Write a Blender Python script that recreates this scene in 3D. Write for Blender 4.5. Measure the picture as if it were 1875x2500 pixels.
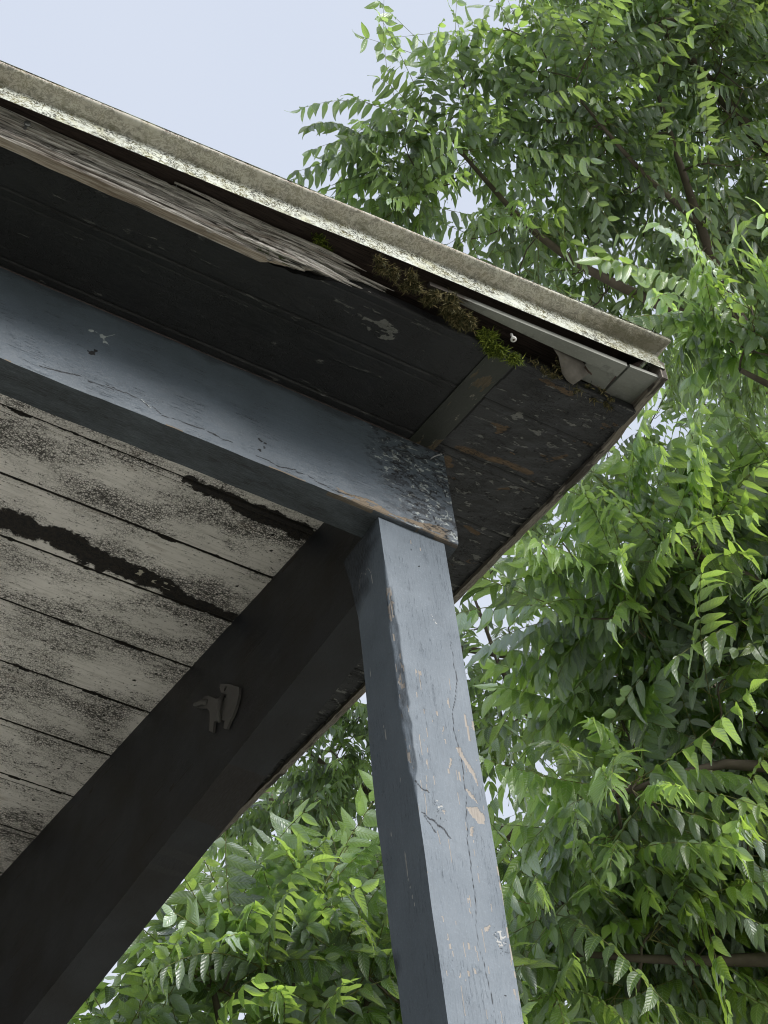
import bpy, math
import numpy as np
R=math.radians
scene=bpy.context.scene
for o in list(bpy.data.objects): bpy.data.objects.remove(o)
C=scene.collection
# ---------------------------------------------------------------- camera
CAMPOS=np.array([-1.3956,-1.6559,-2.3792]); YAW,PIT,ROL,FPX=.6587,.85,-.1396,6081.7
fd=np.array([math.sin(YAW)*math.cos(PIT),math.cos(YAW)*math.cos(PIT),math.sin(PIT)])
r0=np.array([math.cos(YAW),-math.sin(YAW),0]); u0=np.cross(r0,fd)
fr=r0*math.cos(ROL)+u0*math.sin(ROL); fu=-r0*math.sin(ROL)+u0*math.cos(ROL)
from mathutils import Matrix
cam=bpy.data.cameras.new("camera"); co=bpy.data.objects.new("camera",cam); C.objects.link(co)
cam.sensor_fit='VERTICAL'; cam.sensor_height=24; cam.sensor_width=18; cam.lens=24*FPX/2500
cam.clip_start=.05; cam.clip_end=2000
co.matrix_world=Matrix(((fr[0],fu[0],-fd[0],CAMPOS[0]),(fr[1],fu[1],-fd[1],CAMPOS[1]),(fr[2],fu[2],-fd[2],CAMPOS[2]),(0,0,0,1)))
scene.camera=co
def at(px,py,dist):
    "a point of the neighbourhood seen along one direction, dist metres away (px in a 1659 x 2212 picture)"
    v=fd*FPX+fr*(px*1.1302-937.5)-fu*(py*1.1302-1250); v=v/np.linalg.norm(v)
    return CAMPOS+v*dist
# ---------------------------------------------------------------- world, sun, exposure
w=bpy.data.worlds.new("World"); scene.world=w; w.use_nodes=True
nt=w.node_tree; nt.nodes.clear()
out=nt.nodes.new('ShaderNodeOutputWorld'); bg=nt.nodes.new('ShaderNodeBackground'); sky=nt.nodes.new('ShaderNodeTexSky')
sky.sky_type='NISHITA'; sky.sun_disc=False; sky.sun_elevation=R(52); sky.sun_rotation=R(200); sky.dust_density=3; sky.air_density=1.0
SKY=.12
mx=nt.nodes.new('ShaderNodeMix'); mx.data_type='RGBA'; mx.inputs[0].default_value=.86
nz=nt.nodes.new('ShaderNodeTexNoise'); nz.inputs['Scale'].default_value=1.6; nz.inputs['Detail'].default_value=3
cr=nt.nodes.new('ShaderNodeValToRGB'); cr.color_ramp.elements[0].position=.3; cr.color_ramp.elements[1].position=.75
cr.color_ramp.elements[0].color=(.545/SKY,.60/SKY,.71/SKY,1); cr.color_ramp.elements[1].color=(.68/SKY,.71/SKY,.77/SKY,1)
tc=nt.nodes.new('ShaderNodeTexCoord')
nt.links.new(tc.outputs['Generated'],nz.inputs['Vector']); nt.links.new(nz.outputs['Fac'],cr.inputs[0])
nt.links.new(sky.outputs[0],mx.inputs[6]); nt.links.new(cr.outputs[0],mx.inputs[7]); nt.links.new(mx.outputs[2],bg.inputs[0])
bg.inputs[1].default_value=SKY; nt.links.new(bg.outputs[0],out.inputs[0])
sun=bpy.data.lights.new("sun",'SUN'); sun.energy=3.6; sun.angle=R(34); sun.color=(1,.97,.92)
so=bpy.data.objects.new("sun",sun); C.objects.link(so)
SE,SA=R(30),R(158)   # elevation, azimuth the light comes from (0 = +Y, clockwise)
sd=np.array([math.sin(SA)*math.cos(SE),math.cos(SA)*math.cos(SE),math.sin(SE)])
from mathutils import Vector
so.rotation_euler=Vector(-sd).to_track_quat('-Z','Y').to_euler()
sky.sun_elevation=SE; sky.sun_rotation=SA
scene.view_settings.view_transform='Standard'; scene.view_settings.look='None'; scene.view_settings.gamma=1
scene.view_settings.exposure=0.42
scene.cycles.filter_width=1.05; scene.cycles.max_bounces=10; scene.cycles.transparent_max_bounces=16
# ---------------------------------------------------------------- numpy noise
def _h(i,j,k,s):
    n=(i.astype(np.int64)*374761393+j.astype(np.int64)*668265263+k.astype(np.int64)*2147483647+s*1274126177)&0xffffffff
    n=((n^(n>>13))*1274126177)&0xffffffff; n=((n^(n>>15))*2246822519)&0xffffffff; n=n^(n>>16)
    return (n&0xffffff)/float(0xffffff)
def vn(P,sc=(1,1,1),seed=0):
    Q=P*np.array(sc,float); F=np.floor(Q); t=Q-F; t=t*t*(3-2*t); i,j,k=[F[...,a].astype(np.int64) for a in range(3)]
    r=0
    for a in (0,1):
        for b in (0,1):
            for c in (0,1):
                wgt=(t[...,0] if a else 1-t[...,0])*(t[...,1] if b else 1-t[...,1])*(t[...,2] if c else 1-t[...,2])
                r=r+wgt*_h(i+a,j+b,k+c,seed)
    return r*2-1
def fbm(P,sc,seed=0,o=3):
    r=0;a=1;t=0
    for q in range(o):
        r=r+a*vn(P,np.array(sc,float)*2**q,seed+q*17); t+=a; a*=.5
    return r/t
def segd(X,Y,poly):
    "distance of points (X,Y) to a polyline, and the parameter along it"
    D=np.full(X.shape,1e9)
    for (a,b),(c,d) in zip(poly[:-1],poly[1:]):
        L2=(c-a)**2+(d-b)**2+1e-12; t=np.clip(((X-a)*(c-a)+(Y-b)*(d-b))/L2,0,1)
        D=np.minimum(D,np.hypot(X-a-t*(c-a),Y-b-t*(d-b)))
    return D
def inpoly(X,Y,poly):
    r=np.zeros(X.shape,bool); n=len(poly)
    for i in range(n):
        (x1,y1),(x2,y2)=poly[i],poly[(i+1)%n]
        c=((y1>Y)!=(y2>Y)); xx=(x2-x1)*(Y-y1)/((y2-y1) if y2!=y1 else 1e-9)+x1
        r^=c&(X<xx)
    return r
def smooth(x,a,b): t=np.clip((x-a)/(b-a),0,1); return t*t*(3-2*t)
# ---------------------------------------------------------------- mesh builders
class MB:
    def __init__(s): s.v=[];s.f3=[];s.f4=[];s.n=0;s.at=[];s.m3=[];s.m4=[]
    def add(s,v,quads=None,tris=None,attr=None,mat=0):
        v=np.asarray(v,float).reshape(-1,3)
        if quads is not None and len(quads): q=np.asarray(quads,int).reshape(-1,4)+s.n; s.f4.append(q); s.m4.append(np.full(len(q),mat))
        if tris is not None and len(tris): q=np.asarray(tris,int).reshape(-1,3)+s.n; s.f3.append(q); s.m3.append(np.full(len(q),mat))
        s.v.append(v); s.n+=len(v)
        s.at.append(np.zeros((len(v),4)) if attr is None else np.asarray(attr,float).reshape(-1,4))
    def build(s,name,mats,parent=None,smoothf=True,origin=(0,0,0)):
        v=np.concatenate(s.v)-np.array(origin); me=bpy.data.meshes.new(name)
        f4=np.concatenate(s.f4) if s.f4 else np.zeros((0,4),int); f3=np.concatenate(s.f3) if s.f3 else np.zeros((0,3),int)
        m=np.concatenate([np.concatenate(s.m4) if s.m4 else np.zeros(0),np.concatenate(s.m3) if s.m3 else np.zeros(0)]).astype(np.int32)
        loops=np.concatenate([f4.ravel(),f3.ravel()]).astype(np.int32)
        tot=np.concatenate([np.full(len(f4),4),np.full(len(f3),3)]).astype(np.int32); st=np.concatenate([[0],np.cumsum(tot)[:-1]]).astype(np.int32)
        me.vertices.add(len(v)); me.vertices.foreach_set('co',v.astype(np.float32).ravel())
        me.loops.add(len(loops)); me.loops.foreach_set('vertex_index',loops)
        me.polygons.add(len(tot)); me.polygons.foreach_set('loop_start',st); me.polygons.foreach_set('loop_total',tot)
        me.polygons.foreach_set('material_index',m)
        me.update(calc_edges=True)
        me.polygons.foreach_set('use_smooth',np.full(len(tot),bool(smoothf)))
        a=me.color_attributes.new('feat','FLOAT_COLOR','POINT'); a.data.foreach_set('color',np.concatenate(s.at).astype(np.float32).ravel())
        for mm in (mats if isinstance(mats,(list,tuple)) else [mats]): me.materials.append(mm)
        me.validate(); me.update()
        o=bpy.data.objects.new(name,me); C.objects.link(o); o.location=origin
        if parent is not None:
            o.parent=parent; o.location=np.array(origin)-np.array(parent.location)
        return o
    def grid(s,V,attr=None,flip=False,mat=0):
        n,m=V.shape[:2]; I=np.arange(n*m).reshape(n,m)
        q=np.stack([I[:-1,:-1],I[1:,:-1],I[1:,1:],I[:-1,1:]],-1).reshape(-1,4)
        if flip: q=q[:,::-1]
        s.add(V.reshape(-1,3),quads=q,attr=None if attr is None else attr.reshape(-1,4),mat=mat)
    def lattice(s,xs,ys,zs,fn=None,attrf=None,faces='xXyYzZ',mat=0):
        "box whose six sides are grids; fn(points,face normal) moves them, attrf(points,face) gives feat"
        for f in faces:
            ax='xyz'.index(f.lower()); hi=f.isupper(); A=[xs,ys,zs]; o=[a for a in (0,1,2) if a!=ax]
            G=np.meshgrid(A[o[0]],A[o[1]],indexing='ij'); V=np.zeros(G[0].shape+(3,)); V[...,o[0]]=G[0]; V[...,o[1]]=G[1]; V[...,ax]=A[ax][-1 if hi else 0]
            n=np.zeros(3); n[ax]=1 if hi else -1
            at_=attrf(V,f) if attrf else None
            # orientation: for ax=0 (y,z) cross = +x ; ax=1 (x,z) cross = -y ; ax=2 (x,y) cross = +z
            pos={0:True,1:False,2:True}[ax]
            W=fn(V.copy(),n,f) if fn else V
            s.grid(W,at_,flip=(pos!=hi),mat=mat)
    def box(s,a,b,mat=0,attr=None):
        xs,ys,zs=[np.array([a[i],b[i]],float) for i in range(3)]
        s.lattice(xs,ys,zs,attrf=(lambda V,f:np.broadcast_to(np.array(attr,float),V.shape[:2]+(4,))) if attr is not None else None,mat=mat)
    def tube(s,pts,rad,k=6,mat=0,cap=True,attr=None):
        pts=np.asarray(pts,float); n=len(pts); rad=np.broadcast_to(np.asarray(rad,float),(n,))
        T=np.gradient(pts,axis=0); T/=np.linalg.norm(T,axis=1,keepdims=True)+1e-12
        ref=np.array([.31,.2,.93]) if abs(T[0]@np.array([.31,.2,.93]))<.9 else np.array([1.,0,0])
        N=np.cross(T,ref); N/=np.linalg.norm(N,axis=1,keepdims=True)+1e-12; B=np.cross(T,N)
        a=np.linspace(0,2*np.pi,k,endpoint=False)
        V=pts[:,None]+rad[:,None,None]*(np.cos(a)[None,:,None]*N[:,None]+np.sin(a)[None,:,None]*B[:,None])
        I=np.arange(n*k).reshape(n,k); J=np.roll(I,-1,1)
        q=np.stack([I[:-1],J[:-1],J[1:],I[1:]],-1).reshape(-1,4); V=V.reshape(-1,3); t=None
        if cap:
            V=np.vstack([V,pts[0],pts[-1]]); c0,c1=n*k,n*k+1
            t=[(c0,J[0][i],I[0][i]) for i in range(k)]+[(c1,I[-1][i],J[-1][i]) for i in range(k)]
        s.add(V,quads=q,tris=t,mat=mat,attr=None if attr is None else np.broadcast_to(np.array(attr,float),(len(V),4)))
def arr(a,b,step): return np.linspace(a,b,max(2,int(round((b-a)/step))+1))
def feat(V,r=0,g=0,b=0):
    o=np.zeros(V.shape[:-1]+(4,)); o[...,0]=r; o[...,1]=g; o[...,2]=b; return o
# ---------------------------------------------------------------- materials
class NT:
    def __init__(s,name):
        s.m=bpy.data.materials.new(name); s.m.use_nodes=True; s.t=s.m.node_tree; s.t.nodes.clear()
        s.out=s.t.nodes.new('ShaderNodeOutputMaterial'); s.co=s.t.nodes.new('ShaderNodeTexCoord').outputs['Object']
    def n(s,t,ins={},**kw):
        x=s.t.nodes.new(t)
        for k,v in kw.items(): setattr(x,k,v)
        for k,v in ins.items(): s.set(x.inputs[k],v)
        return x
    def set(s,i,v):
        if isinstance(v,bpy.types.NodeSocket): s.t.links.new(v,i)
        elif isinstance(v,(tuple,list)) and len(v)==3 and i.type=='RGBA': i.default_value=(*v,1)
        else: i.default_value=v
    def noise(s,scale,vec=None,detail=4,rough=.55,stretch=None,dist=0):
        v=vec or s.co
        if stretch: v=s.n('ShaderNodeMapping',{'Vector':v,'Scale':stretch}).outputs[0]
        return s.n('ShaderNodeTexNoise',{'Vector':v,'Scale':scale,'Detail':detail,'Roughness':rough,'Distortion':dist}).outputs['Fac']
    def voro(s,scale,vec=None,feature='DISTANCE_TO_EDGE',stretch=None):
        v=vec or s.co
        if stretch: v=s.n('ShaderNodeMapping',{'Vector':v,'Scale':stretch}).outputs[0]
        x=s.n('ShaderNodeTexVoronoi',{'Vector':v,'Scale':scale},feature=feature); return x.outputs['Distance']
    def ramp(s,x,a,b,lo=0.,hi=1.):
        return s.n('ShaderNodeMapRange',{'Value':x,'From Min':a,'From Max':b,'To Min':lo,'To Max':hi}).outputs[0]
    def mix(s,f,a,b):
        x=s.n('ShaderNodeMix',data_type='RGBA'); s.set(x.inputs[0],f); s.set(x.inputs[6],a); s.set(x.inputs[7],b); return x.outputs[2]
    def math(s,op,a,b=0.,clamp=False):
        x=s.n('ShaderNodeMath',operation=op,use_clamp=clamp); s.set(x.inputs[0],a); s.set(x.inputs[1],b); return x.outputs[0]
    def feat(s):
        a=s.n('ShaderNodeAttribute',attribute_name='feat'); q=s.n('ShaderNodeSeparateColor',{'Color':a.outputs['Color']}); return q.outputs[0],q.outputs[1],q.outputs[2]
    def bump(s,h,strength=.5,dist=.001,normal=None):
        i={'Height':h,'Strength':strength,'Distance':dist}
        if normal: i['Normal']=normal
        return s.n('ShaderNodeBump',i).outputs[0]
    def done(s,col,rough=.6,spec=.4,normal=None,metal=0.):
        i={'Base Color':col,'Roughness':rough,'Specular IOR Level':spec,'Metallic':metal}
        if normal: i['Normal']=normal
        p=s.n('ShaderNodeBsdfPrincipled',i); s.t.links.new(p.outputs[0],s.out.inputs[0]); return s.m
def painted(name,base,base2,wood,dark=(.012,.012,.014),wc=.5,grain=(1,1,1),rough=.42,spec=.45,crackle=0.,chips=0.,checks=0.,dirt=.5,light=(.5,.5,.47)):
    t=NT(name); r,g,b=t.feat()
    big=t.noise(9,detail=5); fine=t.noise(320,detail=3); gr=t.noise(60,stretch=grain,detail=5,rough=.7)
    col=t.mix(t.ramp(big,.35,.68),base,base2)
    col=t.mix(t.math('MULTIPLY',t.ramp(gr,.5,.8),.35),col,tuple(c*.62 for c in base))
    col=t.mix(t.math('MULTIPLY',t.ramp(fine,.55,.75),.25),col,tuple(min(1,c*1.5+.02) for c in base))
    gy=t.ramp(t.noise(34,detail=6,rough=.75),.56,.70); col=t.mix(t.math('MULTIPLY',gy,dirt),col,tuple(c*.45 for c in base))
    edge=t.math('MULTIPLY',t.math('SUBTRACT',t.noise(170,stretch=grain,detail=4,rough=.7),.5),.9)
    woodc=t.mix(t.ramp(t.noise(90,stretch=grain,detail=5),.3,.7),wood,tuple(c*wc for c in wood))
    wm=t.ramp(t.math('ADD',r,edge),.42,.56)
    if chips:
        cn=t.noise(46,stretch=grain,detail=6,rough=.8); wm=t.math('MAXIMUM',wm,t.ramp(cn,.735-chips*.1,.75-chips*.1))
    lm=t.ramp(t.math('ADD',b,edge),.45,.6)
    col=t.mix(lm,col,light)
    col=t.mix(wm,col,woodc)
    dm=t.ramp(t.math('ADD',g,t.math('MULTIPLY',edge,.8)),.15,.85)
    h=t.math('ADD',t.math('MULTIPLY',gr,.5),t.math('MULTIPLY',fine,.25))
    if checks:
        hs=tuple(x*.9 if x>1 else x*.55 for x in grain); ln=t.math('ABSOLUTE',t.math('SUBTRACT',t.noise(34,stretch=hs,detail=4,rough=.62,dist=.15),.5))
        ck2=t.math('MULTIPLY',t.ramp(ln,.0075,.003),t.ramp(t.noise(19,detail=3),.5,.58)); ck2=t.math('MULTIPLY',ck2,checks)
        dm=t.math('MAXIMUM',dm,ck2); br=t.noise(150,stretch=tuple(x*1.2 if x>1 else x*.3 for x in grain),detail=4,rough=.8)
        h=t.math('ADD',h,t.math('MULTIPLY',br,.8)); h=t.math('SUBTRACT',h,ck2)
        col=t.mix(t.math('MULTIPLY',t.ramp(br,.55,.8),.30),col,tuple(c*.55 for c in base)); col=t.mix(t.math('MULTIPLY',t.ramp(br,.42,.25),.22),col,tuple(c*1.5 for c in base))
    if crackle:
        vo=t.voro(150,stretch=tuple(.45+.55*x for x in grain)); den=t.ramp(t.noise(16,detail=5,rough=.7),.42,.62)
        ck=t.math('MULTIPLY',t.math('MULTIPLY',t.ramp(vo,.10,.02),den),crackle,clamp=True)
        dm=t.math('MAXIMUM',dm,ck); h=t.math('SUBTRACT',h,ck)
    col=t.mix(dm,col,dark)
    h=t.math('SUBTRACT',h,t.math('MULTIPLY',wm,.9))
    rg=t.ramp(t.math('MAXIMUM',wm,dm),0,1,rough,.85)
    rg=t.math('ADD',rg,t.ramp(big,.3,.7,-.06,.1))
    return t.done(col,rg,spec,t.bump(h,.55,.0012))
BL=(.17,.195,.23)
M={}
M['post']=painted('blue_grey_paint',(.142,.172,.206),(.116,.142,.172),(.33,.30,.27),wc=.82,grain=(6,6,.5),rough=.55,spec=.3,chips=.25,checks=.42,dirt=.30,light=(.36,.36,.35))
M['post_side']=M['post']
M['beam']=painted('weathered_blue_paint',(.120,.148,.180),(.092,.115,.140),(.30,.24,.175),checks=.8,grain=(.5,6,6),rough=.36,spec=.5,dirt=.4,light=(.42,.46,.46))
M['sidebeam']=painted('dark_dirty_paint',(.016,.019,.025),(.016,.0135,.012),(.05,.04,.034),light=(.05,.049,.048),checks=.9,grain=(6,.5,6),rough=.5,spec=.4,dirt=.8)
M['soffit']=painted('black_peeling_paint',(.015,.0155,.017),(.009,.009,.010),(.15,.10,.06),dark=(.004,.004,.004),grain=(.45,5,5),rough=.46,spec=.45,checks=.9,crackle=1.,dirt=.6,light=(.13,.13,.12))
def ceiling_mat():
    t=NT('mouldy_white_paint'); r,g,b=t.feat()
    col=t.mix(t.ramp(t.noise(7,detail=4),.35,.65),(.84,.79,.775),(.68,.64,.625))
    col=t.mix(t.math('MULTIPLY',t.ramp(t.noise(55,stretch=(.25,4,4),detail=5,rough=.7),.5,.75),.5),col,(.27,.25,.22))
    den=t.noise(10,detail=6,rough=.7,stretch=(.6,1.3,1)); den2=t.noise(3.2,detail=2)
    dd=t.math('ADD',t.math('MULTIPLY',t.math('SUBTRACT',den,.5),.42),t.math('MULTIPLY',t.math('SUBTRACT',den2,.5),.12))
    n2=t.noise(190,detail=5,rough=.8); vo=t.voro(230)
    fl1=t.ramp(t.math('ADD',t.noise(210,detail=5,rough=.75,stretch=(.7,1.2,1)),dd),.575,.60)
    fl2=t.ramp(t.math('ADD',t.noise(85,detail=7,rough=.8,stretch=(.6,1.4,1)),t.math('MULTIPLY',dd,.8)),.635,.655)
    ck=t.math('MULTIPLY',t.ramp(vo,.16,.05),t.ramp(dd,-.03,.05))
    scr=t.ramp(t.noise(60,stretch=(.2,2.6,1),detail=6,rough=.8),.645,.665)
    m=t.math('MAXIMUM',t.math('MULTIPLY',ck,.85),t.math('MULTIPLY',fl1,.9)); m=t.math('MAXIMUM',m,fl2); m=t.math('MAXIMUM',m,t.math('MULTIPLY',scr,.9))
    col=t.mix(m,col,(.022,.019,.017))
    rust=t.ramp(t.noise(26,stretch=(.4,1.6,1),detail=5),.64,.74); col=t.mix(t.math('MULTIPLY',rust,.35),col,(.17,.11,.07))
    e=t.math('MULTIPLY',t.math('SUBTRACT',t.noise(120,detail=5,rough=.8),.5),1.1)
    rot=t.ramp(t.math('ADD',g,e),.38,.52); col=t.mix(rot,col,t.mix(t.ramp(n2,.4,.6),(.012,.012,.014),(.035,.028,.024)))
    col=t.mix(t.ramp(t.math('ADD',b,e),.5,.6),col,(.48,.44,.38))
    h=t.math('SUBTRACT',t.math('MULTIPLY',n2,.3),t.math('ADD',m,rot))
    return t.done(col,.72,.25,t.bump(h,.6,.0012))
M['ceiling']=ceiling_mat()
def metal_mat():
    t=NT('weathered_cream_metal'); r,g,b=t.feat()
    col=t.mix(t.ramp(t.noise(10,detail=5),.35,.65),(.52,.55,.50),(.45,.47,.42))
    yel=t.ramp(t.noise(38,detail=5,rough=.7),.5,.68); col=t.mix(t.math('MULTIPLY',yel,.45),col,(.42,.40,.20))
    # r marks the overhanging upper band (browner), g scales algae/dirt
    col=t.mix(t.math('MULTIPLY',r,.8),col,t.mix(t.ramp(t.noise(24,stretch=(.3,2,2),detail=5),.35,.65),(.52,.49,.42),(.42,.37,.31)))
    worm=t.noise(80,detail=3,rough=.7,dist=1.8); worm=t.ramp(t.math('ABSOLUTE',t.math('SUBTRACT',worm,.5)),.050,.022)
    pat=t.ramp(t.math('ADD',t.noise(22,detail=5,rough=.7),t.math('MULTIPLY',g,.20)),.36,.50)
    dots=t.ramp(t.noise(150,detail=3,rough=.7),.57,.59)
    m=t.math('MAXIMUM',t.math('MULTIPLY',worm,pat),t.math('MULTIPLY',dots,t.ramp(pat,0,1,.25,.95)))
    m=t.math('MULTIPLY',m,t.ramp(r,0,1,1.,.45))
    col=t.mix(m,col,t.mix(t.ramp(t.noise(60),.4,.6),(.035,.035,.03),(.10,.09,.035)))
    gr=t.math('MULTIPLY',t.ramp(t.math('ADD',t.noise(70,detail=6,rough=.8,stretch=(.5,1,1)),t.math('MULTIPLY',g,.3)),.62,.82),.7)
    col=t.mix(gr,col,(.10,.095,.06))
    col=t.mix(b,col,(.30,.17,.14))   # thin rusty pink lip
    return t.done(col,.8,.15,t.bump(t.noise(30,detail=3),.25,.002))
M['metal']=metal_mat()
def wood_mat(name,c1,c2,c3,grain=(.12,5,5),crev=1.):
    t=NT(name); r,g,b=t.feat()
    n=t.noise(70,stretch=grain,detail=7,rough=.72,dist=.25); n2=t.noise(230,stretch=(grain[0]*1.5,grain[1],grain[2]),detail=4,rough=.7)
    col=t.mix(t.ramp(n,.40,.56),c2,c1); col=t.mix(t.ramp(t.noise(14,stretch=(.4,1.5,1.5),detail=4),.45,.7),col,c3)
    m=t.math('MULTIPLY',t.ramp(n2,.5,.36),.75*crev); m=t.math('MAXIMUM',m,t.ramp(n,.34,.28))
    col=t.mix(m,col,tuple(c*.12 for c in c2)); col=t.mix(g,col,(.018,.014,.012))
    col=t.mix(t.ramp(t.math('ADD',r,t.math('SUBTRACT',t.noise(150,detail=4),.5)),.45,.6),col,(.06,.075,.03))
    col=t.mix(b,col,t.mix(t.ramp(n,.35,.6),(.16,.12,.085),(.33,.26,.19)))
    h=t.math('ADD',t.math('MULTIPLY',n,1.),t.math('MULTIPLY',n2,.5))
    return t.done(col,.75,.25,t.bump(h,.9,.0025))
M['old']=wood_mat('weathered_grey_wood',(.80,.77,.73),(.25,.21,.18),(.62,.58,.54),grain=(.08,2.8,2.8),crev=1.2)
M['nailer']=wood_mat('dark_brown_wood',(.065,.045,.038),(.035,.026,.022),(.055,.04,.034))
M['raketrim']=wood_mat('rake_edge_wood',(.30,.27,.23),(.17,.15,.125),(.22,.19,.15),grain=(5,.12,5))
M['lightboard']=painted('dull_white_board',(.235,.24,.22),(.17,.175,.155),(.10,.08,.06),grain=(.5,5,5),rough=.6,dirt=.7,chips=.1)
M['castmetal']=painted('dull_grey_casting',(.11,.105,.10),(.085,.08,.078),(.08,.06,.05),rough=.6,dirt=.5)
def plain(name,c,rough=.5,spec=.4,metal=0,sc=60):
    t=NT(name); col=t.mix(t.ramp(t.noise(sc,detail=5),.35,.7),c,tuple(x*.6 for x in c)); return t.done(col,rough,spec,t.bump(t.noise(sc*3),.3,.001),metal)
M['iron']=plain('rusty_iron',(.10,.07,.055),.6,metal=.5); M['zinc']=plain('zinc_screw',(.42,.43,.45),.4,metal=.8,sc=300); M['capwhite']=plain('white_plastic_cap',(.75,.74,.72),.4)
M['flap']=plain('torn_grey_membrane',(.20,.18,.16),.7); M['roofing']=plain('grey_roofing',(.12,.12,.12),.8)
def moss_mat(name,a,b):
    t=NT(name); r,g,b_=t.feat(); col=t.mix(r,a,b); return t.done(col,.7,.2)
M['moss']=moss_mat('green_moss',(.035,.06,.010),(.30,.36,.055)); M['mossbrown']=moss_mat('dry_brown_moss',(.028,.034,.012),(.22,.18,.085))
def leaf_mat(name,dk,lt,tr,top,trs=.42,rough=.33):
    t=NT(name); r,g,b=t.feat()      # r tone of frond and leaflet, g position along, b distance from the midrib
    col=t.mix(t.ramp(r,.1,.85),dk,lt)
    geo=t.n('ShaderNodeNewGeometry').outputs['Backfacing']          # upper side coloured silver to imitate sky sheen, underside fresh green
    topc=t.mix(t.ramp(r,.1,.9),tuple(c*.40 for c in top),top)
    col=t.mix(geo,topc,col); rib=t.ramp(b,.10,.03)
    col=t.mix(t.math('MULTIPLY',rib,.5),col,(.24,.34,.10))
    vein=t.math('ABSOLUTE',t.math('SUBTRACT',t.math('FRACT',t.math('ADD',t.math('MULTIPLY',g,9.),t.math('MULTIPLY',b,-1.6))),.5))
    vm=t.ramp(vein,.12,.02); col=t.mix(t.math('MULTIPLY',vm,.25),col,tuple(min(1,c*1.7) for c in top))
    col=t.mix(t.math('MULTIPLY',t.ramp(t.noise(2.3,detail=3),.55,.75),.45),col,(.20,.24,.05))
    col=t.mix(t.math('MULTIPLY',t.ramp(t.noise(130,detail=3,rough=.7),.70,.74),.8),col,(.09,.06,.025))
    n=t.bump(t.math('ADD',t.math('MULTIPLY',vein,.7),t.noise(45,detail=2)),.45,.004)
    p=t.n('ShaderNodeBsdfPrincipled',{'Base Color':col,'Roughness':t.ramp(r,0,1,rough+.1,rough),'Specular IOR Level':.75,'IOR':1.5,'Coat Weight':t.ramp(geo,0,1,.8,.15),'Coat Roughness':.24,'Coat IOR':1.6,'Coat Normal':n,'Normal':n})
    trc=t.mix(t.ramp(r,.05,.95),tuple(c*.35 for c in tr),tuple(min(1,c*1.3) for c in tr)); trc=t.mix(t.math('MULTIPLY',rib,.5),trc,(.55,.70,.15))
    q=t.n('ShaderNodeBsdfTranslucent',{'Color':trc,'Normal':n})
    x=t.n('ShaderNodeMixShader',{0:trs}); t.t.links.new(p.outputs[0],x.inputs[1]); t.t.links.new(q.outputs[0],x.inputs[2]); t.t.links.new(x.outputs[0],t.out.inputs[0])
    return t.m
M['leaf']=leaf_mat('fresh_green_leaf',(.022,.052,.012),(.135,.235,.05),(.48,.72,.10),(.44,.53,.51),.42)
M['leaf2']=leaf_mat('deep_green_leaf',(.018,.042,.010),(.115,.205,.042),(.40,.60,.09),(.41,.50,.48),.44)
M['rachis']=plain('yellow_green_stalk',(.24,.24,.08),.5)
M['bark']=plain('grey_brown_bark',(.13,.105,.085),.85,sc=25)
def ground_mat():
    t=NT('ground_gravel_and_grass'); a=t.noise(.35,detail=6); g=t.noise(40,detail=4)
    col=t.mix(t.ramp(g,.35,.65),(.52,.50,.46),(.40,.38,.35)); gr=t.mix(t.ramp(g,.4,.6),(.05,.09,.02),(.09,.12,.035))
    col=t.mix(t.ramp(a,.5,.56),col,gr); return t.done(col,.9,.2,t.bump(g,.6,.02))
M['ground']=ground_mat()
# ---------------------------------------------------------------- the ground
GZ=-4.0
g=MB(); gx=np.linspace(-300,300,61); X,Y=np.meshgrid(gx,gx,indexing='ij'); V=np.stack([X,Y,GZ+.25*fbm(np.stack([X,Y,0*X],-1),(.03,.03,1),3)*smooth(np.hypot(X,Y),8,40)],-1); g.grid(V)
go=g.build('ground',M['ground']); go['kind']='structure'
# ---------------------------------------------------------------- the porch
H0,S=.183,.1516
def roofz(y): return H0+S*y
BT=.0476; SX0,SX1=-.0669,-.0062; RX=.172; XL=-4.6; YB=2.6
porch=bpy.data.objects.new('porch',None); C.objects.link(porch); porch.location=(-.07,.045,GZ)
porch['label']='dark blue-grey wooden porch corner with post, beams, boarded ceiling and metal roof edge'; porch['category']='porch'
def sub(o,l): o['label']=l; return o
shade_house=bpy.data.objects.new('shade_house',None); C.objects.link(shade_house); shade_house.location=(-4.7,0,GZ)  # added out of view to keep skylight off the post and beams
shade_house['label']='added grey board-clad walls out of view that shade the porch'; shade_house['category']='shade_house'
M['siding']=plain('grey_siding',(.38,.38,.37),.8)
m=MB()
for i in range(34):
    z=GZ+.01+i*.16
    m.box((-4.74+.006*(i%2),-7,z),(-4.62,2.7,z+.155)); m.box((-4.6,2.62,z),(4.5*0+.17,2.72+.006*(i%2),z+.155)) if z+.155<roofz(2.6)-.01 else None
m.build('shade_wall',M['siding'],shade_house,smoothf=False)
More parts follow.
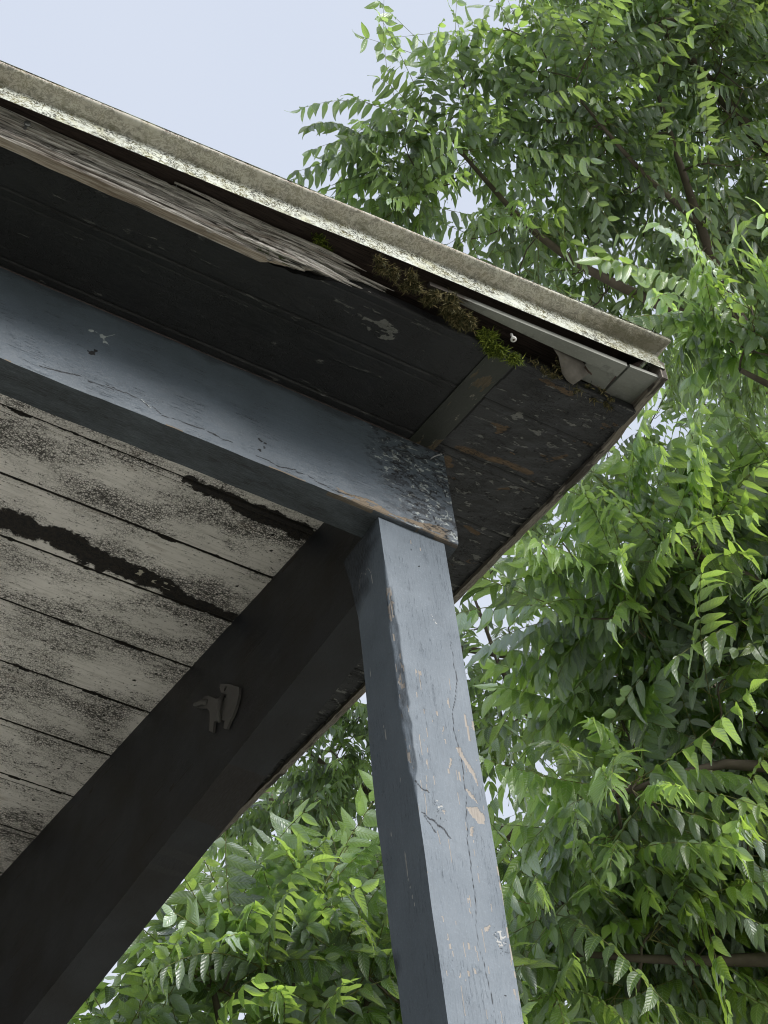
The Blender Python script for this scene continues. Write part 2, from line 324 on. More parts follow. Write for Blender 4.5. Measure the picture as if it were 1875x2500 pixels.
# -- post
PX0,PX1,PY0,PY1=-.119,-.019,.007,.083
crack1=[(-.0346,-.18),(-.0344,-.218),(-.0355,-.2645),(-.0486,-.323),(-.0495,-.355),(-.0456,-.3886),(-.0459,-.427),(-.0541,-.5045),(-.0585,-.5635),(-.0574,-.6117),(-.0639,-.668),(-.0601,-.706),(-.0564,-.7437),(-.0556,-.80),(-.052,-1.2)]
chips=[[(-.0316,-.3116),(-.0285,-.3143),(-.0277,-.3577),(-.0303,-.3568)],
[(-.0512,-.3755),(-.0454,-.375),(-.0336,-.399),(-.0276,-.4157),(-.0263,-.4303),(-.0365,-.4079),(-.0486,-.386)],
[(-.0503,-.47),(-.0362,-.4644),(-.0259,-.4732),(-.0264,-.4882),(-.0349,-.4897),(-.0437,-.4821)],
[(-.0494,-.4397),(-.0399,-.4434),(-.0304,-.4583),(-.0366,-.4552)],[(-.049,-.5007),(-.0442,-.497),(-.0464,-.5124),(-.0509,-.5142)],
[(-.0514,-.647),(-.0425,-.6404),(-.0455,-.6499),(-.0508,-.6535)],[(-.052,-.2923),(-.0496,-.2954),(-.0523,-.3127),(-.0537,-.3052)],
[(-.0655,-.3483),(-.0642,-.3536),(-.0681,-.3632)],[(-.0629,-.3997),(-.0591,-.3962),(-.0644,-.4156),(-.0665,-.4165)],
[(-.0208,-.3089),(-.0204,-.3228),(-.0235,-.3358)],[(-.0854,-.4877),(-.0805,-.4876),(-.083,-.4941)],[(-.1187,-.1565),(-.1155,-.1551),(-.1154,-.1829),(-.1187,-.1827)]]
dashes=[(-.0674,-.6154),(-.0678,-.6292),(-.1026,-.6785),(-.1012,-.6911),(-.0994,-.7003),(-.0769,-.6826),(-.0676,-.6827),(-.0736,-.7142),(-.0822,-.7203),(-.0225,-.6858),(-.0244,-.7266),(-.0726,-.0249),(-.0588,-.0317),(-.0885,-.27),(-.0905,-.335),(-.072,-.331),(-.098,-.31),(-.0935,-.40),(-.068,-.422),(-.106,-.655),(-.0945,-.728),(-.066,-.374)]
def post_attr(V,f):
    X,Y,Z=V[...,0],V[...,1],V[...,2]; r=np.zeros(X.shape); gg=np.zeros(X.shape); b=np.zeros(X.shape)
    wig=.0012*vn(V,(300,300,120),5)
    if f=='y':
        for c in chips: r=np.maximum(r,inpoly(X+wig,Z+wig,c)*1.)
        for (a,c) in dashes: r=np.maximum(r,((np.abs(X-a+wig*.7)<.0010)&(np.abs(Z-c+wig)<.0042))*.9)
        gg=np.maximum(gg,np.clip(1.1-segd(X+wig*.5+.0012*vn(V,(1,1,90),15),Z,crack1)/.0009,0,1)*(.62+.3*(vn(V,(1,1,18),16)>-.2)))
        gg=np.maximum(gg,np.clip(1.1-segd(X,Z,[(-.051,-.2509),(-.0514,-.288)])/.0007,0,1)*.7)
        for k in [[(-.1148,-.5031),(-.0993,-.5078),(-.0848,-.5202),(-.0795,-.5289)],[(-.1189,-.457),(-.1101,-.4645),(-.1008,-.4682)],[(-.112,-.508),(-.103,-.515),(-.097,-.525)]]:
            gg=np.maximum(gg,np.clip(1.2-segd(X+wig,Z+wig,k)/.0016,0,1)*.95)
        # knots: rough wrinkled discs
        for kx,kz,kr in ((-.0318,-.6535,.012),(-.0895,-.4866,.010)):
            d=np.hypot(X-kx,(Z-kz)*.75)+.0015*fbm(V,(180,1,180),3,3); fall=np.clip((kr-d)/.004,0,1)
            rg=np.abs(fbm(V,(330,1,330),9,3)); gg=np.maximum(gg,fall*np.clip(1-rg/.10,0,1)*.8); b=np.maximum(b,fall*(fbm(V,(300,1,300),19,2)>.25)*.75)
            tl=np.exp(-((X-kx)/.011)**2-((Z-kz+kr*1.5)/.008)**2); gg=np.maximum(gg,tl*(np.abs(fbm(V,(150,1,420),29,3))<.07)*.8)
        for (a,c) in ((-.0657,-.0672),(-.0743,-.0396),(-.0373,-.7357)): gg=np.maximum(gg,(np.hypot(X-a,Z-c)<.0013)*1.)
        b=np.maximum(b,np.clip(1-segd(X+wig,Z+wig,[(-.0595,-.151),(-.0515,-.166)])/.0015,0,1)*1.)
        sm=np.maximum(np.exp(-((X+.0856)**2/.00004+(Z+.1196)**2/.00002)),np.exp(-((X+.0576)**2/.00002+(Z+.1235)**2/.00003)))
        gg=np.maximum(gg,sm*.30)
        # narrow worn streaks
        st=(fbm(V,(420,1,26),31,2)>.62)&(Z<-.25); r=np.maximum(r,st*.75)
        r=np.maximum(r,((X>PX1-.0022)&(fbm(V,(1,1,45),77,3)>.38)&(Z<-.28))*.7)
    elif f=='x':
        gg=np.maximum(gg,np.clip(1.1-segd(Y+wig,Z,[(.0403,-.5249),(.0417,-.5733),(.0333,-.6211),(.0321,-.6657),(.036,-.8)])/.0006,0,1)*.4)
        b=np.maximum(b,np.clip(1.2-segd(Y+wig*.5,Z,[(.0403,-.5249),(.0417,-.5733),(.0343,-.6211)])/.0006,0,1)*.95)
        for k in [[(.0502,-.3318),(.0491,-.3564)],[(.0685,-.2218),(.0686,-.2363)],[(.0663,-.0864),(.0655,-.0664),(.0575,-.056),(.050,-.068),(.0447,-.060),(.0387,-.0754),(.0383,-.117)],[(.030,-.43),(.030,-.44)],[(.062,-.48),(.062,-.495)]]:
            b=np.maximum(b,np.clip(1.3-segd(Y+wig,Z+wig,k)/.0008,0,1)*.9)
        gg=np.maximum(gg,np.exp(-((Y-.0813)**2/.0001+(Z+.6657)**2/.0004))*.6)
        # unpainted, grimy upper end by the side beam
        gg=np.maximum(gg,smooth(Z+.02*vn(V,(60,60,60),3)+(Y-.045)*1.6,-.12,-.03)*.7)
        b=np.maximum(b,((Y>PY1-.002)&(Z<-.02)&(fbm(V,(1,1,50),78,3)>.35))*.55)
    # worn arris between the two faces
    cw=smooth(Z,-.48,-.40)*smooth(-Z,.08,.16)
    e=np.maximum(np.abs(X-PX0),np.abs(Y-PY0))
    wr=smooth(.0085-e,0,.002)*cw; r=np.maximum(r,wr*(fbm(V,(200,200,60),12,3)>.22)*.7); gg=np.maximum(gg,wr*np.clip(.38+.5*fbm(V,(200,200,40),14,3),0,.7))
    return feat(V,r,gg,b)
def post_fn(V,n,f):
    X,Y,Z=V[...,0].copy(),V[...,1].copy(),V[...,2].copy()
    back=np.interp(-Z,[0,.06,.1225,.234,.39,.54,.65,.745,1.2],[.094,.083,.0755,.079,.0865,.088,.088,.085,.084])+.001*vn(V*[0,0,1],(1,1,22),2)
    Yn=PY0+(Y-PY0)*(back-PY0)/(PY1-PY0)
    cw=smooth(Z,-.52,-.38)*smooth(-Z,.06,.2)
    cs=.008*cw*(1+.35*vn(V*[0,0,1],(1,1,55),12)); dx=X-PX0; dy=Yn-PY0; k=np.clip(cs-(dx+dy),0,None)*.5
    X=X+k; Yn=Yn+k
    h=.0006*fbm(V,(45,45,10),4,3)
    X=X+.0007*vn(V*[0,0,1],(1,1,14),6); 
    ins=np.clip(np.minimum(np.minimum(np.abs(V[...,0]-PX0)+(n[0]!=0),np.abs(V[...,0]-PX1)+(n[0]!=0)),np.minimum(np.abs(V[...,1]-PY0),np.abs(V[...,1]-PY1))+(n[1]!=0))/.004,0,1)
    W=np.stack([X,Yn,Z],-1)+n*(h*ins)[...,None]
    if f=='y':
        cr=segd(V[...,0],V[...,2],crack1); W[...,1]+=np.clip(1-cr/.0016,0,1)*.0004
        for c in chips: W[...,1]+=inpoly(V[...,0],V[...,2],c)*.0005
        d=np.hypot(V[...,0]+.1,(V[...,2]+.515)*.6); W[...,1]+=np.exp(-(d/.012)**2)*.003
    return W
m=MB(); zs=np.concatenate([[GZ,-2.,-1.2],arr(-.95,-.0005,.0016)]); m.lattice(arr(PX0,PX1,.0015),arr(PY0,PY1,.002),zs,post_fn,post_attr)
sub(m.build('post',M['post'],porch),'square blue-grey painted post with chipped paint and knots')
# -- front beam
bcr=[[(-.6,.016),(-.579,.02),(-.545,.029)],[(-.536,.025),(-.523,.026),(-.499,.029)],[(-.446,.025),(-.434,.017),(-.401,.019),(-.375,.022)],[(-.3,.013),(-.283,.013),(-.27,.007),(-.243,.017)],[(-.243,.013),(-.226,.015),(-.21,.008)],[(-.51,.033),(-.465,.03),(-.447,.02)],
[(-.21,.008),(-.19,.006),(-.162,.009)],[(-.081,.031),(-.057,.022),(-.04,.025)],[(-.036,.04),(-.029,.018),(-.02,.015),(-.009,.023),(-.003,.016)],[(-.051,.131),(-.043,.124)],[(-.032,.091),(-.034,.081),(-.026,.076)],[(-.1,.064),(-.088,.066),(-.077,.064)],[(-.058,.097),(-.05,.082),(-.041,.082)],
[(-.075,.15),(-.06,.155),(-.045,.15),(-.03,.158)],[(-.09,.12),(-.07,.117)],[(-.02,.13),(-.012,.11),(-.008,.09)],[(-.37,.022),(-.35,.018),(-.335,.02)]]
def beam_attr(V,f):
    X,Y,Z=V[...,0],V[...,1],V[...,2]; r=np.zeros(X.shape); gg=np.zeros(X.shape); b=np.zeros(X.shape); wig=.0014*vn(V,(220,220,220),5)
    if f=='y':
        for i,c in enumerate(bcr): gg=np.maximum(gg,np.clip(1.25-segd(X+wig,Z+wig,c)/.0013,0,1)*1.)
        gr=smooth(X+.03*fbm(V,(25,25,25),3)-.25*(Z-.09)*-1,-.15,-.07)
        gg=np.maximum(gg,gr*(.22+.42*(fbm(V,(110,60,210),21,4)>.10)+.3*(np.abs(fbm(V,(60,1,120),22,3))<.035)))
        b=np.maximum(b,gr*((fbm(V,(130,70,260),23,4)>.28))*.75); 
        # exposed wood along the lower arris
        ed=(Z<.018+.010*vn(V,(30,1,1),4))&(X>-.20)&(fbm(V,(30,1,260),6,3)>-.35); r=np.maximum(r,ed*.8*smooth(X,-.21,-.16)*(1-.6*smooth(X,-.04,0)))
        r=np.maximum(r,((Z<.003)&(X<-.2)&(fbm(V,(40,1,1),26,3)>.15))*.6)
        for (a,c,q) in ((-.516,.128,.004),(-.50,.143,.0025),(-.532,.131,.002),(-.51,.118,.002)): b=np.maximum(b,((np.hypot(X-a,Z-c)+wig*2.4)<q)*.95)
        b=np.maximum(b,np.clip(1.2-segd(X+wig,Z+wig,[(-.532,.133),(-.517,.128),(-.505,.115),(-.515,.124),(-.496,.143)])/.001,0,1)*.8)
        b=np.maximum(b,np.clip(1.2-segd(X,Z,[(-.462,.031),(-.449,.021)])/.0015,0,1)*.9)
        for (a,c,q) in ((-.529,.085,.005),(-.293,.049,.0028),(-.294,.028,.0028),(-.285,.046,.002),(-.525,.092,.003),(-.289,.036,.0016)): gg=np.maximum(gg,((np.hypot(X-a,Z-c)+wig*1.5)<q)*.95)
        d=np.abs(np.hypot(X+.028,Z-.055)-.017); b=np.maximum(b,((d<.0012)&(fbm(V,(90,1,90),3)>-.1))*.8); d=np.abs(np.hypot(X+.03,Z-.095)-.011); b=np.maximum(b,((d<.001)&(fbm(V,(90,1,90),5)>0))*.7)
        sp=(vn(V,(380,1,380),61)>.78)&(X<-.52)&(Z<.10)
        gg=np.maximum(gg,sp*.35)
        gg=np.maximum(gg,smooth(Z+.01*vn(V,(25,1,25),9),.165,.183)*.55)  # shade below the soffit painted along the top edge
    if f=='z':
        gg=np.maximum(gg,.62+.15*fbm(V,(20,90,1),4)); gg=np.maximum(gg,smooth(X,-.2,-.05)*.65)  # underside darkened in its colour to imitate shade
        r=np.maximum(r,((Y<.006)&(X>-.2)&(fbm(V,(40,1,1),4,3)>-.1))*.7)
    return feat(V,r,gg,b)
def beam_fn(V,n,f):
    X,Z=V[...,0],V[...,2]; W=V.copy()
    sag=.0015*vn(V*[1,0,0],(7,1,1),2)+.0006*vn(V*[1,0,0],(60,1,1),3); low=1-smooth(Z,0,.06)
    W[...,2]+=sag*low
    k=np.clip(.0035*smooth(X,-.22,-.12)*(1+.5*vn(V*[1,0,0],(40,1,1),4))-(Z+V[...,1]),0,None)*.5; W[...,1]+=k; W[...,2]+=k
    if f=='y':
        W[...,1]+=.0007*fbm(V,(12,1,30),8,3)+smooth(X,-.16,-.06)*.0011*fbm(V,(50,1,120),9,3)*smooth(Z,0,.01)
    return W
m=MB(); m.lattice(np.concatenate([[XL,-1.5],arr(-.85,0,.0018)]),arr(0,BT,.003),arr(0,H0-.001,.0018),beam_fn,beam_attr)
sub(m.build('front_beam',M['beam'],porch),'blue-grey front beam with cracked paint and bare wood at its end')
# -- side beam running back under the roof
def sb_attr(V,f):
    X,Y,Z=V[...,0],V[...,1],V[...,2]; g_=.12*fbm(V,(20,5,20),4)+(.38 if f=='z' else 0)  # bottom face gets extra dark colour in place of shade
    b=np.zeros(X.shape); r=np.zeros(X.shape)
    r=np.maximum(r,(fbm(V,(1,7,70),44,3)>.52)*.55)
    b=np.maximum(b,(fbm(V,(1,5,45),54,4)>.40)*.5*(fbm(V,(1,25,60),55,3)>-.05)); return feat(V,r,g_+.1,b)
def sb_fn(V,n,f):
    W=V.copy(); t=V[...,2]; W[...,2]=t*roofz(V[...,1]); 
    if n[0]: W[...,0]+=n[0]*.0008*fbm(V,(1,6,30),3,3)*np.sin(np.clip(t,0,1)*np.pi)
    return W
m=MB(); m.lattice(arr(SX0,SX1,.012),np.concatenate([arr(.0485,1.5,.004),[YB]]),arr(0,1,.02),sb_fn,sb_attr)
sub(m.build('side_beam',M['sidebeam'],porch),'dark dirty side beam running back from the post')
# -- boards: seams every .122 m
seams=[-.2,-.118,-.015,.095,.219,.339,.453,.577,.705,.832,.958,1.085,1.21,1.335,1.46,1.585]
def boards(xa,xb,ya,yb,step,attrf,extra=None):
    m=MB(); xs=arr(xa,xb,step); ys=arr(ya,yb,step*.75)
    X,Y=np.meshgrid(xs,ys,indexing='ij'); P0=np.stack([X,Y,0*X],-1); wob=.0006*fbm(P0,(4,1,1),5)
    gz=np.zeros(X.shape); gm=np.zeros(X.shape)
    for i,s_ in enumerate(seams):
        d=np.abs(Y-s_-wob); gz+=np.clip(1-d/.0022,0,1)*.004; gm=np.maximum(gm,np.clip(1.2-d/.0016,0,1))
        d=np.abs(Y-s_-.013-wob); gz+=np.clip(1-d/.0016,0,1)*.0018; gm=np.maximum(gm,np.clip(1.1-d/.0011,0,1)*.8)
        gz+=((Y>s_)&(Y<s_+.125))*.0012*vn(np.stack([X*0+s_*31,X*0,X*0],-1),(1,1,1),7)
        gz+=.0016*smooth(Y-s_,.0,.013)*(Y<s_+.013)-.0016*(Y>s_)*(Y<s_+.013)
    gz+=.0006*fbm(P0,(9,40,1),6,3)
    if ya<=-.0005 or xa>0: gz=gz*.45; gm=gm*(.45+.4*(fbm(P0,(9,9,1),77,3)>0))
    A,dz=attrf(X,Y,P0,gm)
    if ya<-.1: Y=np.maximum(Y,np.interp(X,[-.34,-.25],[-.1775,-.2])+.0025*fbm(P0*[1,0,0],(45,1,1),8,3))
    Z=roofz(Y)+gz+dz
    m.grid(np.stack([X,Y,Z],-1),A,flip=True)
    if ya<-.1:
        F=np.stack([np.stack([X[:,0],Y[:,0]+.0004*k,Z[:,0]+.004*k],-1) for k in range(5)],1); m.grid(F,feat(F,0,.3,0))
    return m
def backing(m,xa,xb,ya,yb,za=.007,zb=.018):
    V=np.array([[x,y,roofz(y)+z] for z in (za,zb) for y in (ya,yb) for x in (xa,xb)])
    m.add(V,quads=[(0,2,3,1),(4,5,7,6),(0,1,5,4),(2,6,7,3),(0,4,6,2),(1,3,7,5)])
b1=[(-.6,.415),(-.452,.422),(-.37,.418),(-.308,.426),(-.239,.431),(-.193,.433),(-.136,.441),(-.073,.446)]; b2=[(-.271,.223),(-.222,.223),(-.167,.229),(-.123,.23),(-.083,.234),(-.048,.23)]
def ceil_attr(X,Y,P0,gm):
    n1=.012*fbm(P0,(45,60,1),41,5)
    g1=np.clip(1.15-segd(X,Y+n1,b1)/np.interp(X,[-.45,-.3,-.2,-.073],[.017,.017,.014,.007])*.65,0,1)
    g2=np.clip(1.15-segd(X,Y+n1,b2)/np.interp(X,[-.27,-.2,-.1],[.006,.011,.014])*.65,0,1)
    G=np.maximum(gm*1.0,np.maximum(g1,g2))
    fl=(segd(X,Y,[(-.24,.424),(-.18,.432)])<.006)&(fbm(P0,(120,160,1),3,3)>.18)
    G=np.maximum(G,(np.hypot(X+.285,Y-.446)<.007)*.9)
    for i,s_ in enumerate(seams[3:]):
        for nx in (-.098,-.118,-.52,-.54): G=np.maximum(G,(np.hypot(X-nx-.006*math.sin(i*7+nx*40),Y-s_-.04-.03*((i+int(nx*-50))%2))<.0021)*1.)
    # spots of rot along the seams
    for s_ in seams: G=np.maximum(G,(np.abs(Y-s_+n1*.25)<.0005+.006*fbm(P0,(25,1,1),int(s_*100)%97,3))*.8)
    return feat(P0,0,G,fl*.9),g1*.001
m=boards(-.78,SX0+.004,BT-.004,1.45,.0019,ceil_attr); backing(m,XL,SX0+.004,BT-.004,YB)
sub(m.build('ceiling_boards',M['ceiling'],porch),'mouldy off-white tongue and groove ceiling boards')
def sof_attr(X,Y,P0,gm):
    r=np.zeros(X.shape); b=np.zeros(X.shape); G=gm*.95; wig=.003*fbm(P0,(60,60,1),2,3)
    right=smooth(X,.0,.03)
    for pl,wd in (([(.01,-.02),(.04,-.024),(.08,-.028),(.12,-.03)],.006),([(.10,.022),(.117,.01),(.132,.004)],.003),([(.008,.004),(.02,.014)],.006),([(.127,-.063),(.142,-.083)],.004),([(.09,.10),(.13,.11)],.004)):
        r=np.maximum(r,np.clip(1.1-segd(X,Y+wig,pl)/wd*.6,0,1)*.8*(fbm(P0,(40,140,1),9,3)>-.25))
    r=np.maximum(r,(fbm(P0,(26,60,1),19,4)>.52)*right*.6)
    b=np.maximum(b,(fbm(P0,(70,160,1),29,4)>.40)*right*.8)
    b=np.maximum(b,((np.hypot((X+.20)*.5,Y+.155)+wig*3)<.016)*(fbm(P0,(60,200,1),39,3)>.0)*.7)
    b=np.maximum(b,(fbm(P0,(30,130,1),49,4)>.5)*.5)
    ck=np.abs(fbm(P0,(34,60,1),59,3))<.012; G=np.maximum(G,ck*right*.9)
    # seam at the right of the lookout
    G=np.maximum(G,((np.abs(X+.015+.002*vn(P0,(1,30,1),3))<.0018)&(Y<-.03))*1.)
    gr=smooth(-Y,.14,.21)*(X>-.08)  # greenish film near the wet edge
    return feat(P0,r,G,b),(-.0006*b-.0010*r*-1)+right*.0022*fbm(P0,(45,80,1),69,4)+.0006*fbm(P0,(30,60,1),79,3)
m=MB()
a=boards(-.86,RX,-.2,-.0005,.0018,sof_attr); m.v+=a.v; m.f4+=a.f4; m.m4+=a.m4; m.at+=a.at; m.n=a.n
backing(m,XL,RX,-.175,-.0005)
a=boards(.0008,RX,-.0005,1.45,.0018,sof_attr)
a2=MB(); a2.grid(a.v[0].reshape(len(arr(.0008,RX,.0018)),-1,3),a.at[0].reshape(len(arr(.0008,RX,.0018)),-1,4),flip=True)
m.f4+= [q+m.n for q in a2.f4]; m.m4+=a2.m4; m.v+=a2.v; m.at+=a2.at; m.n+=a2.n
backing(m,.0008,RX,-.0005,YB); backing(m,SX1,.0008,BT,YB)
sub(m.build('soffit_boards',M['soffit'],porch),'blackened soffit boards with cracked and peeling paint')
# lookout: short timber let into the soffit in line with the side beam
m=MB()
def lk(V,n,f):
    W=V.copy(); W[...,2]=roofz(V[...,1])+V[...,2]+.0006*fbm(V,(20,9,1),3); return W
def lka(V,f): return feat(V,(fbm(V,(60,14,1),3,4)>.48)*.55,.1,((fbm(V,(160,60,1),9,4)>.46))*.55)
m.lattice(arr(-.056,-.017,.002),arr(-.205,-.001,.002),np.array([-.0018,.004]),lk,lka)
M['lookout']=painted('greenish_lookout_paint',(.024,.025,.021),(.022,.027,.016),(.13,.10,.06),grain=(5,.5,5),rough=.5,crackle=.5,light=(.18,.17,.13))
sub(m.build('lookout',M['lookout'],porch),'short greenish timber under the soffit at the corner')
# -- roof edge: the eave line runs slightly askew
def ey(x): return -.258-.043*(x-.17)
prof=[(.0062,.1735,0,0),(.0055,.180,0,0),(.0035,.190,0,.1),(.0018,.200,.0,.2),(.0004,.2095,.0,.5),(0.0012,.2120,.8,.8),(.006,.2140,1,.5),(.013,.2155,1,.3),(.020,.2170,1,.1),(.0235,.2190,.6,0),(.0232,.2225,0,0),(.0200,.2245,0,0)]
def prof_dense(p):
    o=[]
    for a,b in zip(p[:-1],p[1:]):
        n=max(1,int(round(math.hypot(b[0]-a[0],b[1]-a[1])/.0018)))
        for i in range(n): o.append([a[k]+(b[k]-a[k])*i/n for k in range(4)])
    o.append(list(p[-1])); return np.array(o)
PD=prof_dense(prof); 
m=MB()
CX=RX+.003
def eave_run(sgn=1):
    us=np.concatenate([[XL,-1.6],arr(-.9,1,.0025)]); us=us[us<=0]; us=np.concatenate([us,arr(.0025,CX,.0025)])
    U,K=np.meshgrid(us,np.arange(len(PD)),indexing='ij'); outw=PD[K,0]; z=PD[K,1]
    ends=smooth(U,CX-.0030,CX)  # the profile is mitred: the outer parts run farther
    X=U+np.where(U>CX-.001,outw*.45,0); 
    P0=np.stack([U,outw*3,z],-1); dent=.0010*fbm(P0*[1,0,0],(5,1,1),3,3)
    Yv=ey(U)-outw-dent; Zv=z+.0012*vn(P0*[1,0,0],(4,1,1),9)
    Aj=feat(P0,PD[K,2],PD[K,3]+.55*smooth(U,-.35,.1)*0+ .8*smooth(U,.0,.17),(np.abs(z-.2208)<.0016)*(outw>.02)*.5*(1-smooth(U,-.1,.1)))
    return np.stack([X,Yv,Zv],-1),Aj
V,A=eave_run(); m.grid(V,A,flip=True)
# the same profile returned a short way round the corner, then up the rake as a plain edge
us=arr(ey(CX),2.6,.004); us=us[us<1.3]; us=np.append(us,YB)
U,K=np.meshgrid(us,np.arange(len(PD)),indexing='ij'); outw=PD[K,0]; z=PD[K,1]
Yr=U-np.where(U<ey(CX)+.001,outw,0); rise=S*(U-ey(CX)); P0=np.stack([outw,U,z],-1)
m.grid(np.stack([CX+outw*.45,Yr,z+rise],-1),feat(P0,PD[K,2],.4+0*z,0*z))
# roof sheet
zt=.2246
m.add([[XL,ey(XL)-.024,zt],[CX+.010,ey(CX)-.024,zt],[CX+.010,YB,zt+S*(YB-ey(CX))],[XL,YB,zt+S*(YB-ey(CX))]],quads=[(0,1,2,3)],attr=np.tile([0,0,0,0],(4,1)))
sub(m.build('metal_roof_edge',M['metal'],porch),'cream metal drip edge speckled with black algae')
m=MB(); V0=np.array([[XL,ey(XL)+.004,.2165],[RX,ey(RX)+.004,.2165],[RX,YB,.2165+S*(YB+.25)],[XL,YB,.2165+S*(YB+.25)]])
m.add(np.vstack([V0,V0+[0,0,.005]]),quads=[(0,3,2,1),(4,5,6,7),(0,1,5,4),(1,2,6,5),(2,3,7,6),(3,0,4,7)])
m.build('roof_deck',M['nailer'],porch)
# -- rake board (its lower edge closes the side of the soffit) 
m=MB()
def rk(V,n,f):
    W=V.copy(); t=V[...,2]; y=V[...,1]; W[...,2]=roofz(y)+t+.019*smooth(-y,.10,.262)-.0015*np.abs(vn(V*[0,1,0],(1,40,1),3)); W[...,0]+=.001*vn(V*[0,1,0],(1,8,1),5)+.0009*vn(V*[0,1,0],(1,70,1),6)*(t<0); return W
def rka(V,f):
    Y=V[...,1]; return feat(V,((fbm(V,(60,25,1),3,4)>.2)*.8)*(Y<-.02)*(Y>-.19),((fbm(V,(90,20,1),13,4)>.25))*.7,((Y>.2)&(Y<.5)&(fbm(V,(60,12,1),33,3)>.1))*.8)
m.lattice(arr(RX,RX+.010,.0015),np.concatenate([arr(-.262,1.4,.003),[YB]]),np.array([-.006,.0,.03]),rk,rka)
sub(m.build('rake_board',M['raketrim'],porch),'narrow weathered trim along the sloping roof edge')
# -- boards behind the metal edge
m=MB()
def lb(V,n,f):
    W=V.copy(); W[...,1]=(ey(V[...,0])+.005)*(1-V[...,1])+V[...,1]*np.interp(V[...,0],[-.27,-.15,.0,.1],[-.2365,-.2315,-.2285,-.2285])+.0008*vn(V*[1,0,0],(9,1,1),4)*V[...,1]; 
    W[...,2]=roofz(W[...,1])+V[...,2]; return W
def lba(V,f): X=V[...,0]; return feat(V,np.clip(.9-smooth(X+.02*vn(V,(20,1,1),3),-.16,-.05),0,1),(1-smooth(X+.03*vn(V,(20,3,1),5),-.30,.02))*.85+((V[...,1]>.5)&(fbm(V,(30,1,1),9,3)>.1))*.3,0)
m.lattice(arr(-.175,.124,.003),np.array([0,.3,.6,1.]),np.array([.018,.026]),lb,lba)
m.box((.078,-.2265,.1725),(.1245,-.199,.178))
sub(m.build('eave_strip',M['lightboard'],porch),'dull whitish board under the roof edge near the corner')
m=MB(); V0=np.array([[.128,ey(.13)+.0045,.1635],[.178,ey(.17)+.002,.1615],[.1775,-.188,.1765],[.128,-.197,.1725]])
m.add(np.vstack([V0,V0+[0,0,.006]]),quads=[(0,3,2,1),(4,5,6,7),(0,1,5,4),(1,2,6,5),(2,3,7,6),(3,0,4,7)],attr=np.tile([0,.12,0,0],(8,1)))
sub(m.build('corner_plate',M['lightboard'],porch,smoothf=False),'grey-white end board closing the eave at the corner')
m=MB()
def nl(V,n,f): W=V.copy(); W[...,1]=(ey(V[...,0])+.004)*(1-V[...,1])-.176*V[...,1]; W[...,2]=V[...,2]+.0012*fbm(V,(8,6,1),3); return W
m.lattice(np.concatenate([[XL,-1.2],arr(-.9,.127,.004)]),arr(0,1,.08),np.array([.2060,.216]),nl,lambda V,f:feat(V,0,.0,0))
sub(m.build('nailing_board',M['nailer'],porch),'dark brown board in the gap behind the roof edge')
# -- rotten fascia board hanging in front of the soffit, splintered at its end
ztips=[0,.10,.16,.22,.30,.36,.42,.50,.55,.62,.70,.76,.82,.86,.91,.96,1.]; xtips=[-.352,-.338,-.37,-.345,-.285,-.315,-.29,-.235,-.262,-.240,-.212,-.222,-.30,-.34,-.255,-.262,-.30]
vs=np.linspace(0,1,170); us=np.linspace(0,1,520)**.85
U,Vv=np.meshgrid(us,vs,indexing='ij'); xe=np.interp(Vv,ztips,xtips)+.016*vn(np.stack([Vv*0,Vv,Vv*0],-1),(1,55,1),3)
X=-1.25+(xe+1.25)*U; P0=np.stack([X,Vv,0*X],-1)
top=np.interp(X,[-1.25,-.75,-.5,-.2],[.206,.204,.199,.197]); bot=np.interp(X,[-1.25,-.75,-.45,-.2],[.151,.150,.148,.151])
near=smooth(X,-.62,-.25)
Zf=bot+(top-bot)*Vv; Yf=np.interp(Vv,[0,.06,1],[-.190,-.1925,-.2005])-.001*np.sin(X*9)
grv=np.abs(fbm(P0,(7,16,1),5,3)); crev=np.clip(1-grv/.05,0,1)
deep=crev*(.002+.006*near)+.0050*np.abs(fbm(P0,(7,34,1),8,3))
sp=np.interp(X,[-1.25,-.75,-.67,-.59,-.477,-.35],[.5,.49,.53,.76,.84,.9]); sd_=np.abs(Vv-sp+.02*vn(P0*[1,0,0],(14,1,1),4)); gd=np.clip(1-sd_/.05,0,1); spl=np.zeros(X.shape)
rr_=np.random.RandomState(8)
for q_ in range(11):
    v0=rr_.uniform(.06,.96); xa_,xb_=sorted(rr_.uniform(-1.1,-.2,2)); xb_=max(xb_,xa_+.15); wd_=rr_.uniform(.025,.055)
    dv_=np.abs(Vv-v0-.035*vn(P0*[1,0,0],(5,1,1),30+q_)-.012*vn(P0*[1,0,0],(30,1,1),50+q_)); spl=np.maximum(spl,np.clip(1.2-dv_/wd_,0,1)*smooth(X,xa_-.04,xa_)*smooth(-X,-xb_-.04,-xb_))
deep+=gd*.007+ (Vv>sp)*.0035
deep+=spl*.007; Y_=Yf+deep; G=np.clip(crev*.9*(.3+.7*near)+gd*1.1+spl*.95,0,1)
m=MB(); m.grid(np.stack([X,Y_,Zf],-1),feat(P0,((fbm(P0,(26,16,1),15,3)>.1)*near*smooth(X,-.45,-.38)*(X<-.3))*.75,G,0*X),flip=False)
thick=.0115*(1-.75*smooth(U,.93,1.)); 
m.grid(np.stack([X[::4],Y_[::4]*0+(Yf+thick)[::4]+.001,Zf[::4]],-1),feat(P0[::4],0,.4,0),flip=True)
